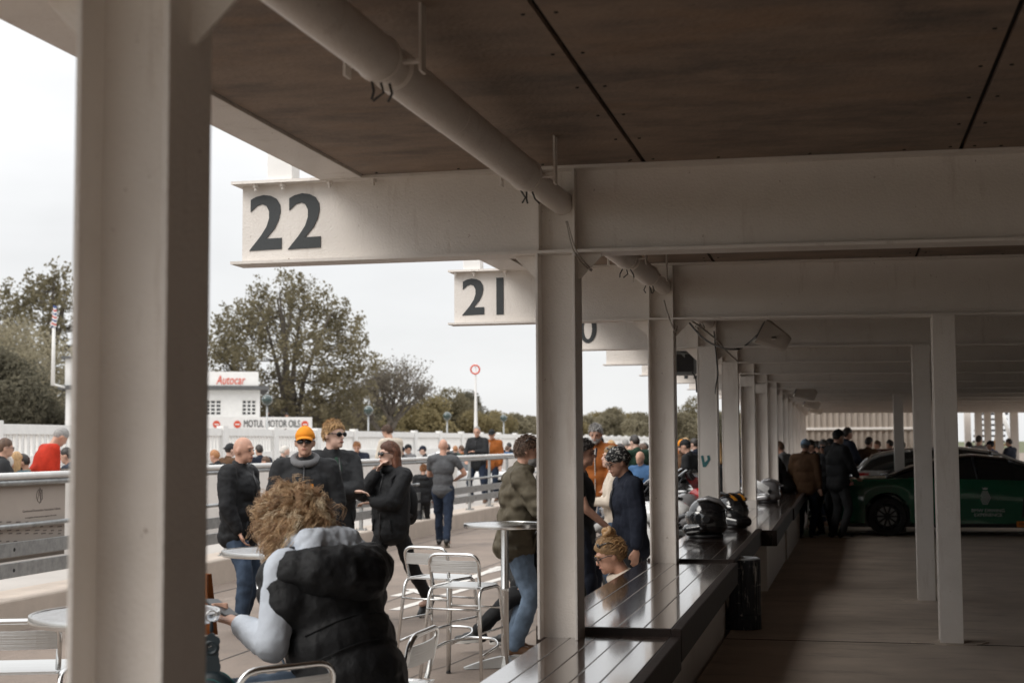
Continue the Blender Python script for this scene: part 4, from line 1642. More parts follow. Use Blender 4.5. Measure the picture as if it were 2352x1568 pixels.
# ---- cars
def ease(pts, x):
    for i in range(len(pts) - 1):
        if x <= pts[i + 1][0]:
            t = (x - pts[i][0]) / max(1e-6, pts[i + 1][0] - pts[i][0])
            return pts[i][1] + (pts[i + 1][1] - pts[i][1]) * (t * t * (3 - 2 * t) * .5 + t * .5)
    return pts[-1][1]
def car(loc, rz, lab, name, paint, L=4.8, W=1.88, wb=2.8, rear=.95, wr=.335, belt=None, roofp=None, sill=.19, roofmat=None, details=True, rim_dark=True, scale=1.0):
    """x forward, origin under the rear axle"""
    th = thing(name, lab, 'car', loc, rz, None, scale)
    x0, x1 = -rear, L - rear
    belt = belt or [(x0, .78), (x0 + .25, .97), (.5, 1.0), (1.4, .97), (2.6, .94), (2.9, .93), (3.5, .80), (x1 - .15, .62), (x1, .50)]
    ar = wr * 1.14
    def zb(x):
        z = sill
        for cx in (0, wb):
            if abs(x - cx) < ar:
                z = max(z, wr + math.sqrt(max(0, ar * ar - (x - cx) ** 2)))
        if x < x0 + .3:
            z = max(z, sill + .14 * (1 - (x - x0) / .3))
        return z
    xs = sorted(set([round(x0 + (x1 - x0) * i / 70, 4) for i in range(71)] + [round(c + s_ * ar * q, 4) for c in (0, wb) for s_ in (-1, 1) for q in (.6, .8, .9, .96, 1.0, 1.02)]))
    rings = []
    for x in xs:
        t = (x - x0) / (x1 - x0)
        hw = W / 2 * (1 - .16 * max(0, (t - .82) / .18) ** 2 - .12 * max(0, (.12 - t) / .12) ** 2)
        hw *= 1 + .022 * math.exp(-((x - .05) / .55) ** 2) + .018 * math.exp(-((x - wb) / .5) ** 2)
        lo = zb(x)
        hi = ease(belt, x)
        lo = min(lo, hi - .06)
        mid1 = lo + (hi - lo) * .45
        sh = lo + (hi - lo) * .80
        pinch = .03 * math.exp(-((x - wb * .5) / .8) ** 2)
        half = [(hw * .90, lo), (hw * .985, lo + .03), (hw * (1 - pinch), mid1), (hw * 1.0, sh - .02), (hw * .965, sh + (hi - sh) * .6), (hw * .90, hi), (hw * .45, hi + .025), (0, hi + .03)]
        rings.append([(x, -y, z) for y, z in half] + [(x, y, z) for y, z in half[::-1][1:]])
    b = MB()
    b.loft(rings)
    b.build('body', paint, th, smooth='auto')
    roofp = roofp or [(.0, 1.0), (.55, 1.20), (1.1, 1.34), (1.5, 1.37), (2.0, 1.33), (2.5, 1.16), (2.95, .95)]
    def gh(i0, grow, zoff, sel):
        rings = []
        for k in range(27):
            x = roofp[0][0] + (roofp[-1][0] - roofp[0][0]) * k / 26
            z = ease(roofp, x)
            zb_ = ease(belt, x) - .02
            hw = W / 2 * .86
            top = hw * (.98 - .30 * max(0, min(1, (z - .95) / .42)))
            half = [(hw + grow, zb_), (hw + (top - hw) * .5 + grow * 1.2 + .012, zb_ + (z - zb_) * .5), (top + grow, zb_ + (z - zb_) * .9), (top * .86, z + zoff), (0, z + .02 + zoff)]
            rings.append([(x, -y, zz) for y, zz in half] + [(x, y, zz) for y, zz in half[::-1][1:]])
        return rings
    b = MB()
    b.loft(gh(0, 0, 0, None))
    b.build('cabin_glass', GLASS, th, smooth='auto')
    # roof skin and pillars
    xr0, xr1 = roofp[0][0], roofp[-1][0]
    b = MB()
    rings = []
    for k in range(15):
        x = xr0 + (xr1 - xr0) * (.27 + .42 * k / 14)
        z = ease(roofp, x)
        hw = W / 2 * .86
        top = hw * (.98 - .30 * max(0, min(1, (z - .95) / .42)))
        half = [(top * 1.005 + .004, z - .035), (top * .97, z - .008), (top * .84, z + .008), (0, z + .028)]
        ring = [(x, -y, zz) for y, zz in half] + [(x, y, zz) for y, zz in half[::-1][1:]]
        rings.append(ring)
    b.loft(rings)
    b.build('roof', roofmat or paint, th, smooth='auto')
    for s in (-1, 1):
        for fr, nm in ((.985, 'windscreen_pillar'), (.02, 'rear_pillar'), (.50, 'door_pillar')):
            b = MB()
            path = []
            for q in range(6):
                if nm == 'windscreen_pillar':
                    x = xr1 - (xr1 - xr0) * .30 * q / 5
                elif nm == 'rear_pillar':
                    x = xr0 + (xr1 - xr0) * .28 * q / 5
                else:
                    x = xr0 + (xr1 - xr0) * (.52 - .02 * q / 5)
                z = ease(roofp, x)
                zb_ = ease(belt, x) - .02
                hw = W / 2 * .86
                top = hw * (.98 - .30 * max(0, min(1, (z - .95) / .42)))
                if nm == 'door_pillar':
                    f_ = q / 5 * .93
                    path.append((x, s * (hw + (top - hw) * f_ + .012 * math.sin(f_ * PI) + .004), zb_ + (z - zb_) * f_))
                else:
                    path.append((x, s * (top + .003), zb_ + (z - zb_) * .93))
            b.tube(path, [.035, .035, .035, .032, .03, .03] if nm != 'door_pillar' else .022, 6)
            b.build(nm, (roofmat or paint) if nm != 'door_pillar' else BLACKP, th, smooth=True)
    # wheels
    RIM = mat('dark_alloy' if rim_dark else 'silver_alloy', (.03, .03, .032) if rim_dark else (.5, .5, .5), .3, .8)
    for cx in (0, wb):
        for s in (-1, 1):
            yc = s * (W / 2 - .12)
            M = Matrix.Translation((cx, yc, wr)) @ Matrix.Rotation(PI / 2, 4, 'X')
            b = MB()
            b.lathe([(wr * .70, -.115), (wr * .93, -.115), (wr, -.085), (wr, .085), (wr * .93, .115), (wr * .70, .115), (wr * .68, 0)], n=36, M=M)
            b.f = b.f[:-2]; b.m = b.m[:-2]
            w_ = b.build('wheel', RUBBER, th, smooth='auto')
            b = MB()
            b.lathe([(wr * .69, -.11), (wr * .71, -.112), (wr * .70, .112), (wr * .66, .11), (wr * .62, .0)], n=36, M=M)
            b.f = b.f[:-2]; b.m = b.m[:-2]
            for q in range(10):
                a = 2 * PI * q / 10
                M2 = M @ Matrix.Rotation(a, 4, 'Z')
                b.box((.03, -.014, -s * .06 - .02 if s < 0 else -.10), (wr * .69, .014, .10 if s < 0 else .02 - .06), M2)
            b.lathe([(.001, -.09), (.06, -.09), (.06, .09), (.001, .09)], n=14, M=M)
            b.build('rim', RIM, w_, smooth='auto')
            b = MB()
            b.lathe([(.05, -.03), (wr * .5, -.03), (wr * .5, .03), (.05, .03)], n=24, M=M)
            b.build('brake_disc', GALV, w_, smooth='auto')
    b = MB()
    b.box((x0 + .2, -W / 2 + .24, .14), (x1 - .3, W / 2 - .24, .5))
    b.build('underbody', BLACKP, th)
    TL = mat('red_tail_lamp', (.45, .02, .02), .12, coat=1.0, emit=0.0)
    HLm = mat('clear_head_lamp', (.6, .62, .63), .08, coat=1.0)
    for s in (-1, 1):
        b = MB()
        rings = []
        for k in range(6):
            t = k / 5
            x = x0 + .03 + .36 * t
            hw_ = W / 2 * (.90 + .085 * min(1, t * 1.6))
            z = ease(belt, x) - .07 - .03 * (1 - t)
            h_ = .055 * (1 - .55 * t)
            rings.append([(x, s * (hw_ - .05), z - h_), (x, s * (hw_ + .008), z - h_), (x, s * (hw_ + .006), z + h_), (x, s * (hw_ - .05), z + h_)])
        b.loft(rings)
        b.build('tail_lamp', TL, th, smooth='auto')
        b = MB()
        b.ell((x1 - .30, s * W * .36, ease(belt, x1 - .3) - .07), (.22, .14, .055), n=12, k=8)
        b.build('head_lamp', HLm, th, smooth=True)
        b = MB()
        xm = xr1 - .55
        zm = ease(belt, xm) + .08
        b.ell((xm, s * (W / 2 + .07), zm), (.07, .10, .065), n=12, k=8)
        b.capsule((xm, s * (W / 2 - .08), zm - .05), (xm, s * (W / 2 + .02), zm - .02), .02, .02)
        b.build('door_mirror', roofmat or paint, th, smooth=True)
        # door shut lines and handle
        for xx in (xr0 + (xr1 - xr0) * .35, xr0 + (xr1 - xr0) * .84):
            b = MB()
            path = []
            for q in range(7):
                f_ = q / 6
                zz = .30 + (ease(belt, xx) - .36) * f_
                path.append((xx + .05 * (f_ - .5) ** 2 * 4, s * (W / 2 * (1.003 - .035 * max(0, f_ - .75) * 3) + .001), zz))
            b.tube(path, .005, 4)
            b.build('door_seam', BLACKP, th)
        b = MB()
        xx = xr0 + (xr1 - xr0) * .43
        b.capsule((xx, s * (W / 2 * .995), .80), (xx + .18, s * (W / 2 * .995), .80), .014, .014)
        b.build('door_handle', paint, th, smooth=True)
        b = MB()
        b.box((.42, s * (W / 2 - .06) - .03, sill - .02), (wb - .42, s * (W / 2 - .06) + .05, sill + .05))
        b.build('side_skirt', BLACKP, th, bevel=.01)
    return th
GRN = mat('british_green_paint', (.011, .118, .062), .14, .0, var=.08, vscale=3, coat=1.0, croug=.04)
CARB = mat('dark_carbon_roof', (.025, .02, .018), .25, coat=.7)
wc = G(2034, 24.6, 0, 1200)
gy = floor_z(wc.y)
gc = car((wc.x, wc.y + .86, gy), R(2), 'dark green coupe with black wheels parked inside the garage', 'parked_car', GRN, roofmat=CARB)
# side vent, emblem and lettering on the near flank
b = MB()
M = Matrix.Translation((2.22, -.947, .60))
b.prism([(-.02, -.28), (.05, -.26), (.22, .02), (.20, .10), (.08, .12), (.02, .05)], -.006, .006, M @ Matrix.Rotation(PI / 2, 4, 'X'))
b.build('side_vent', BLACKP, gc)
EM = mat('white_decal', (.62, .64, .62), .5)
b = MB()
M = Matrix.Translation((1.62, -.951, .66)) @ Matrix.Rotation(PI / 2, 4, 'X')
for iy in range(7):
    for ix in range(5):
        x = (ix - 2) * .032 + (.016 if iy % 2 else 0)
        y = (iy - 3) * .034
        if (x / .085) ** 2 + (y / .13) ** 2 < 1:
            b.prism([(x - .014, y), (x, y - .016), (x + .014, y), (x, y + .016)], 0, .003, M)
b.prism([(-.03, .135), (-.045, .175), (-.012, .155), (0, .185), (.012, .155), (.045, .175), (.03, .135)], 0, .003, M)
b.build('crest_decal', EM, gc)
def cartext(body, size, x, z, xs=1.0, mt=EM):
    o = text('decal_lettering', body, size, Matrix.Translation((x, -.951, z)) @ Matrix.Rotation(PI / 2, 4, 'X'), mt, None, ext=.0015, align='CENTER', xs=xs)
    o.parent = gc
    return o
cartext('BMW DRIVING', .075, 1.66, .42, 1.1)
cartext('EXPERIENCE', .075, 1.66, .345, 1.1)
ORP = mat('orange_decal', (.72, .22, .02), .5)
b = MB()
b.box((2.12, -.955, .165), (2.42, -.951, .265))
b.build('decal_panel', ORP, gc)
o = text('decal_lettering', 'PIRELLI', .085, Matrix.Translation((2.27, -.9565, .185)) @ Matrix.Rotation(PI / 2, 4, 'X'), BLK, None, ext=.001, align='CENTER', xs=.85)
o.parent = gc
SILV = mat('pale_silver_paint', (.55, .55, .54), .22, .3, coat=1.0, var=.05)
wagon_roof = [(-.75, 1.02), (-.45, 1.36), (.2, 1.47), (1.2, 1.50), (1.9, 1.42), (2.5, 1.18), (2.95, .98)]
p = G(2062, 28.4, 0, 1180)
car((p.x, p.y + .9, floor_z(26)), R(1), 'pale silver estate car parked behind the green coupe', 'parked_car', SILV, roofp=wagon_roof, belt=[(-.95, .85), (-.8, 1.05), (.5, 1.03), (2.6, .98), (2.9, .97), (3.5, .88), (3.7, .75), (3.85, .55)], rim_dark=False)
p = G(2000, 33.5, 0, 1180)
car((p.x, p.y + .9, 0.03), R(-1), 'dark red car at the back of the garage, only its roof showing', 'parked_car', mat('dark_red_paint', (.10, .015, .012), .25, coat=1.0), roofp=wagon_roof, scale=.98)
WCAR = mat('white_car_paint', (.72, .72, .71), .25, coat=1.0, var=.03)
p = G(1130, 47.0, 0, 1060)
car((p.x, p.y, 0), R(196), 'white hatchback behind the pit wall, windscreen raked', 'parked_car', WCAR, roofp=[(-.6, 1.0), (-.3, 1.30), (.4, 1.46), (1.3, 1.47), (1.9, 1.36), (2.5, 1.12), (2.95, .95)], rim_dark=False)
p = G(905, 37.5, 0, 1060)
car((p.x, p.y, 0), R(15), 'low white sports car behind the pit wall, only its top showing', 'parked_car', WCAR, roofp=[(-.2, .98), (.4, 1.18), (1.0, 1.30), (1.5, 1.30), (2.0, 1.22), (2.5, 1.08), (2.9, .94)], rim_dark=False)

# ---- motorcycles
def motorcycle(colA, colB):
    th = thing('motorcycle', 'x', 'motorcycle', (0, 0, 0), group='motorcycles parked along the pits')
    wr = .30
    for x in (-.72, .72):
        M = Matrix.Translation((x, 0, wr)) @ Matrix.Rotation(PI / 2, 4, 'X')
        b = MB()
        b.torus((0, 0, 0), wr - .06, .062 if x > 0 else .078, M, 30, 10)
        wt = b.build('wheel', RUBBER, th, smooth=True)
        b = MB()
        b.torus((0, 0, 0), wr - .105, .018, M, 28, 6)
        for q in range(6):
            b.box((.02, -.012, -.012), (wr - .10, .012, .012), M @ Matrix.Rotation(q * PI / 3, 4, 'Z'))
        b.lathe([(.001, -.06), (.04, -.06), (.04, .06), (.001, .06)], n=12, M=M)
        b.build('rim', SIL, wt, smooth='auto')
        b = MB()
        b.lathe([(.07, .05), (.14, .05), (.14, .058), (.07, .058)], n=20, M=M)
        b.build('brake_disc', GALV, wt)
    b = MB()
    for s in (-1, 1):
        b.tube([(.72, s * .10, .30), (.47, s * .10, .92)], [.03, .026], 10)
        b.tube([(.62, s * .10, .53), (.47, s * .10, .92)], [.036, .03], 10)
    b.build('fork', GALV, th, smooth=True)
    b = MB()
    rings = []
    for x, w_, z0, z1 in ((-.12, .10, .74, .88), (.0, .15, .72, .95), (.18, .17, .70, 1.0), (.34, .14, .72, .99), (.42, .07, .78, .94)):
        rings.append([(x, w_ * math.cos(a), (z0 + z1) / 2 + (z1 - z0) / 2 * math.sin(a)) for a in [2 * PI * k / 14 for k in range(14)]])
    b.loft(rings)
    b.build('tank', colA, th, smooth=True)
    b = MB()
    rings = []
    for x, w_, z0, z1 in ((-.80, .04, .98, 1.02), (-.62, .11, .86, .97), (-.40, .13, .78, .88), (-.18, .13, .74, .83), (-.08, .09, .76, .84)):
        rings.append([(x, w_ * math.cos(a), (z0 + z1) / 2 + (z1 - z0) / 2 * math.sin(a)) for a in [2 * PI * k / 12 for k in range(12)]])
    b.loft(rings)
    b.build('seat', BLACKP, th, smooth=True)
    b = MB()
    b.box((-.22, -.16, .28), (.28, .16, .62))
    b.cyl((-.08, -.20, .42), (-.08, .20, .42), .14, n=16)
    b.cyl((.12, -.19, .38), (.12, .19, .38), .11, n=16)
    b.box((-.15, -.12, .60), (.30, .12, .72))
    b.build('engine', mat('engine_metal', (.09, .09, .09), .4, .7), th, bevel=.02)
    b = MB()
    for s in (-1, 1):
        b.tube([(-.72, s * .09, .30), (-.30, s * .10, .36), (-.20, s * .10, .52)], .03, 8)
        b.tube([(-.70, s * .06, .90), (-.2, s * .1, .70), (.42, s * .06, .84)], .022, 8)
    b.build('frame', BLACKP, th, smooth=True)
    for s in (-1, 1):
        b = MB()
        rings = []
        for x, y, z0, z1 in ((.72, .10, .72, .98), (.58, .19, .56, 1.02), (.38, .22, .40, .98), (.14, .21, .34, .86), (-.06, .19, .34, .62)):
            rings.append([(x, s * y, z0), (x, s * (y + .03), (z0 + z1) / 2), (x, s * (y - .01), z1), (x, s * (y - .04), z1), (x, s * (y - .02), z0)])
        b.loft(rings)
        b.build('side_fairing', colA, th, smooth='auto')
        b = MB()
        b.capsule((.40, s * .13, 1.0), (.30, s * .36, .97), .016, .016)
        b.capsule((.34, s * .26, .98), (.28, s * .38, .96), .022, .022)
        b.build('handlebar', BLACKP, th, smooth=True)
        b = MB()
        b.tube([(.46, s * .20, 1.03), (.44, s * .33, 1.16)], .008, 6)
        b.ell((.43, s * .36, 1.19), (.025, .075, .045), n=12, k=8)
        b.build('mirror', BLACKP, th, smooth=True)
        b = MB()
        b.ell((.80, s * .085, .88), (.05, .06, .04), n=10, k=8)
        b.build('headlight', HELB, th, smooth=True)
        b = MB()
        b.ell((.63, s * .25, .93), (.03, .035, .02), n=8, k=6)
        b.ell((-.82, s * .13, .86), (.03, .035, .02), n=8, k=6)
        b.build('indicator', ORG, th, smooth=True)
    b = MB()
    rings = []
    for x, w_, z0, z1 in ((.86, .03, .80, .86), (.78, .15, .76, .97), (.62, .18, .80, 1.04), (.50, .17, .90, 1.06)):
        rings.append([(x, w_ * math.cos(a), (z0 + z1) / 2 + (z1 - z0) / 2 * math.sin(a)) for a in [2 * PI * k / 12 for k in range(12)]])
    b.loft(rings)
    b.build('nose_fairing', colB, th, smooth=True)
    b = MB()
    rings = []
    for z, x, w_ in ((1.0, .70, .15), (1.10, .60, .15), (1.20, .48, .13), (1.26, .40, .09)):
        rings.append([(x - .10 * (1 - math.cos(a)) , w_ * math.sin(a) * 1.1, z) for a in [R(-80) + R(160) * k / 8 for k in range(9)]] + [(x - .10 * (1 - math.cos(a)) - .008, w_ * math.sin(a) * 1.08, z) for a in [R(80) - R(160) * k / 8 for k in range(9)]])
    b.loft(rings)
    b.build('windscreen', VIS, th, smooth='auto')
    b = MB()
    rings = []
    for k in range(8):
        a = R(25) + R(110) * k / 7
        rings.append([(.72 + (wr + .04) * math.cos(a), y, wr + (wr + .04 + dz) * math.sin(a)) for y, dz in ((-.07, -.02), (0, .012), (.07, -.02), (.06, -.03), (0, 0), (-.06, -.03))])
    b.loft(rings)
    b.build('front_mudguard', colA, th, smooth='auto')
    b = MB()
    rings = []
    for x, w_, z0, z1 in ((-.98, .03, .98, 1.02), (-.84, .09, .90, 1.02), (-.60, .12, .80, .94), (-.40, .13, .70, .86)):
        rings.append([(x, w_ * math.cos(a), (z0 + z1) / 2 + (z1 - z0) / 2 * math.sin(a)) for a in [2 * PI * k / 10 for k in range(10)]])
    b.loft(rings)
    b.build('tail', colB, th, smooth=True)
    b = MB()
    b.tube([(.2, -.16, .34), (-.05, -.2, .26), (-.35, -.2, .34)], .03, 8)
    b.tube([(-.35, -.20, .34), (-.78, -.22, .52)], [.05, .055], 12)
    b.build('exhaust', SIL, th, smooth=True)
    b = MB()
    b.tube([(-.1, .14, .30), (-.14, .30, .02)], .012, 6)
    b.build('side_stand', BLACKP, th, smooth=True)
    return th
MC = {'white': WCAR, 'black': HELB, 'silver': SIL, 'red': mat('red_fairing', (.40, .02, .02), .2, coat=1.0), 'lime': mat('lime_fairing', (.45, .5, .06), .2, coat=1.0), 'grey': mat('grey_fairing', (.2, .2, .21), .25, coat=.8), 'blue': mat('blue_fairing', (.03, .07, .22), .2, coat=1.0)}
# (px, depth, facing, fairing, nose, label)
bikes = []
for k, (y, face, ca, cb, lab) in enumerate((
         (18.0, 84, 'silver', 'white', 'silver and white motorcycle nearest the beanie man'),
         (19.1, 80, 'white', 'silver', 'white motorcycle with a silver nose beside the blonde woman'),
         (20.2, 82, 'white', 'black', 'white motorcycle with a black nose behind the rust jacket man'),
         (21.3, -84, 'silver', 'red', 'silver motorcycle with a red nose turned towards the bench'),
         (22.4, 80, 'white', 'white', 'all white motorcycle left of the teal marked post'),
         (23.5, 76, 'white', 'grey', 'white motorcycle with a grey nose behind the all white one'),
         (24.6, 84, 'silver', 'silver', 'all silver motorcycle beyond the grey one'),
         (25.7, -86, 'white', 'blue', 'white motorcycle with a blue nose between two posts'),
         (26.8, 78, 'red', 'lime', 'red and lime motorcycle seen in the narrow gap'),
         (28.0, 82, 'black', 'silver', 'black motorcycle with a silver nose far back in the row'),
         (29.4, 80, 'black', 'grey', 'dark motorcycle near the end of the row'),
         (31.5, 84, 'white', 'red', 'white motorcycle with a red nose, last of the row'))):
    bikes.append((Vector((-2.85, 15.4, 0)) if k == 0 else Vector((-2.12 + .10 * (k % 3), 15.1 + 1.25 * k, 0)), face * .55, ca, cb, lab))
mroot = None
for k, (p, face, ca, cb, lab) in enumerate(bikes):
    if k == 0:
        mroot = motorcycle(MC[ca], MC[cb])
        mroot.location = p; mroot.rotation_euler = (0, 0, wyaw(face) + PI / 2); mroot['label'] = lab
    else:
        r_ = dup(mroot, p, wyaw(face) + PI / 2, lab)
        for ch in r_.children:
            nm = ch.name.split('.')[0]
            if nm in ('tank', 'side_fairing', 'front_mudguard', 'nose_fairing', 'tail'):
                ch.data = ch.data.copy()
                ch.data.materials[0] = MC[ca] if nm in ('tank', 'side_fairing', 'front_mudguard') else MC[cb]
# ================================================================== PEOPLE
SKIN = mat('skin', (.50, .30, .22), .5, var=.12, vscale=14, spec=.35)
SKINR = mat('ruddy_skin', (.47, .265, .19), .42, var=.18, vscale=14, spec=.35)
SKINP = mat('pale_skin', (.58, .38, .30), .5, var=.10, vscale=14, spec=.35)
LIP = mat('lip', (.34, .13, .10), .5)
EYE = mat('dark_eye', (.03, .022, .02), .2)
LENS = mat('black_lens', (.008, .008, .009), .08, coat=.6)
STEELRIM = mat('glasses_frame', (.05, .045, .04), .3)
def cloth(name, col, rough=.85, var=.18, bump=.5, bscale=26, vscale=9, spec=.2):
    return mat('cloth_' + name, col, rough, var=var, vscale=vscale, bump=bump, bscale=bscale, spec=spec)
CL = {
 'black': cloth('black', (.0135, .014, .0155), .72, bump=.25, spec=.25), 'charcoal': cloth('charcoal', (.03, .031, .033)), 'navy': cloth('navy', (.018, .022, .035)),
 'darkgreen': cloth('darkgreen', (.02, .045, .03)), 'grey': cloth('grey', (.14, .14, .145)), 'greytee': cloth('grey_marl', (.085, .087, .092)), 'lightgrey': cloth('lightgrey', (.33, .33, .34)),
 'hoodie': cloth('blue_grey_fleece', (.50, .54, .60), .9, .06), 'jeans': cloth('jeans', (.045, .065, .10), .9, .35, vscale=5), 'pale_jeans': cloth('pale_jeans', (.14, .19, .26), .9, .35, vscale=5), 'darkjeans': cloth('darkjeans', (.018, .026, .045), .9, .3),
 'olive': cloth('olive_quilt', (.095, .080, .055), .7), 'rust': cloth('rust', (.27, .085, .02)), 'red': cloth('red', (.40, .028, .012)), 'cream': cloth('cream_knit', (.56, .49, .41), .95, .1), 'white': cloth('white', (.66, .65, .63)),
 'brown': cloth('brown', (.10, .055, .03)), 'tan': cloth('tan', (.28, .2, .13)), 'orange': cloth('orange', (.66, .24, .02), .8, .08), 'blue': cloth('blue', (.05, .11, .22)), 'skyblue': cloth('skyblue', (.25, .36, .48)), 'stripe': cloth('navy_stripe', (.05, .06, .08)),
 'greige': cloth('greige', (.15, .13, .11)), 'pink': cloth('pink', (.5, .25, .22)), 'teal': cloth('teal_grey', (.10, .15, .17)),
}
def quilt(m, sc):
    n = m.node_tree.nodes; l = m.node_tree.links
    t = n.new('ShaderNodeTexCoord')
    hs = []
    for ang in (R(45), R(-45)):
        mp = n.new('ShaderNodeMapping'); mp.inputs['Rotation'].default_value = (0, ang, 0)
        l.new(t.outputs['Object'], mp.inputs[0])
        wv = n.new('ShaderNodeTexWave'); wv.wave_type = 'BANDS'; wv.bands_direction = 'X'
        wv.inputs['Scale'].default_value = sc; wv.inputs['Distortion'].default_value = .6
        l.new(mp.outputs[0], wv.inputs['Vector']); hs.append(wv)
    mm = n.new('ShaderNodeMath'); mm.operation = 'MULTIPLY'
    l.new(hs[0].outputs['Fac'], mm.inputs[0]); l.new(hs[1].outputs['Fac'], mm.inputs[1])
    bp = n.new('ShaderNodeBump'); bp.inputs['Strength'].default_value = 1.0; bp.inputs['Distance'].default_value = .03
    l.new(mm.outputs[0], bp.inputs['Height']); l.new(bp.outputs[0], n['Principled BSDF'].inputs['Normal'])
quilt(CL['olive'], 2.6)
HA = {
 'blond': mat('hair_blond', (.42, .26, .12), .6, var=.35, vscale=40, stretch=(1, 1, .2)), 'ginger': mat('hair_ginger', (.33, .15, .06), .6, var=.35, vscale=40), 'brown': mat('hair_brown', (.085, .045, .025), .55, var=.4, vscale=40, stretch=(1, 1, .2)),
 'dark': mat('hair_dark', (.022, .016, .013), .5, var=.4, vscale=40), 'grey': mat('hair_grey', (.26, .25, .24), .65, var=.3, vscale=40), 'white': mat('hair_white', (.55, .52, .48), .65, var=.2, vscale=40), 'auburn': mat('hair_auburn', (.14, .055, .03), .5, var=.4, vscale=40, stretch=(1, 1, .2)),
 'golden': mat('hair_golden', (.40, .24, .11), .55, var=.4, vscale=30),
}
HBASE = {'blond': (.42, .26, .12), 'ginger': (.33, .15, .06), 'brown': (.085, .045, .025), 'dark': (.022, .016, .013), 'grey': (.26, .25, .24), 'white': (.55, .52, .48), 'auburn': (.14, .055, .03), 'golden': (.40, .24, .11)}
SHOE = {'black': mat('black_shoe', (.015, .015, .016), .5), 'grey': mat('grey_shoe', (.2, .2, .2), .6), 'white': mat('white_shoe', (.6, .58, .56), .6), 'brown': mat('brown_shoe', (.12, .06, .03), .5)}
SOLE = mat('pale_shoe_sole', (.5, .48, .45), .6)

def remesh_fold(o, st_, size):
    key = 'crease_%.3f' % size
    t = bpy.data.textures.get(key)
    if t is None:
        t = bpy.data.textures.new(key, 'MUSGRAVE')
        t.noise_scale = size
        t.musgrave_type = 'RIDGED_MULTIFRACTAL'
    d_ = o.modifiers.new('creases', 'DISPLACE')
    d_.texture = t
    d_.strength = st_
    d_.mid_level = .6
    d_.texture_coords = 'LOCAL'

def ik(a, b, l1, l2, hint):
    d = b - a
    D = min(max(d.length, .05), l1 + l2 - .003)
    u = d.normalized()
    b2 = a + u * D
    x = (l1 * l1 - l2 * l2 + D * D) / (2 * D)
    h = math.sqrt(max(0, l1 * l1 - x * x))
    p = hint - u * hint.dot(u)
    if p.length < 1e-5:
        p = u.orthogonal()
    p.normalize()
    return a + u * x + p * h, b2

ARM = {
 'hang': (Vector((.25, .05, .83)), Vector((.5, -1, 0))), 'pocket': (Vector((.225, .11, .90)), Vector((1, -.8, 0))), 'phone': (Vector((.07, .27, 1.14)), Vector((.6, -.5, -.6))),
 'mouth': (Vector((.04, .155, 1.45)), Vector((.5, .5, -1))), 'cross': (Vector((-.09, .185, 1.15)), Vector((1, .0, -.35))), 'low': (Vector((.16, .27, .98)), Vector((.7, -.6, -.3))),
 'table': (Vector((.18, .42, 1.10)), Vector((.7, -.4, -.5))), 'lap': (Vector((.12, .30, .98)), Vector((.8, -.5, 0))), 'chest': (Vector((.03, .24, 1.18)), Vector((.8, -.3, -.5))), 'swing': (Vector((.25, .24, .92)), Vector((.3, -1, 0))), 'back': (Vector((.27, -.20, .88)), Vector((.3, -1, 0))),
 'face': (Vector((.06, .16, 1.50)), Vector((.6, .3, -1))),
}
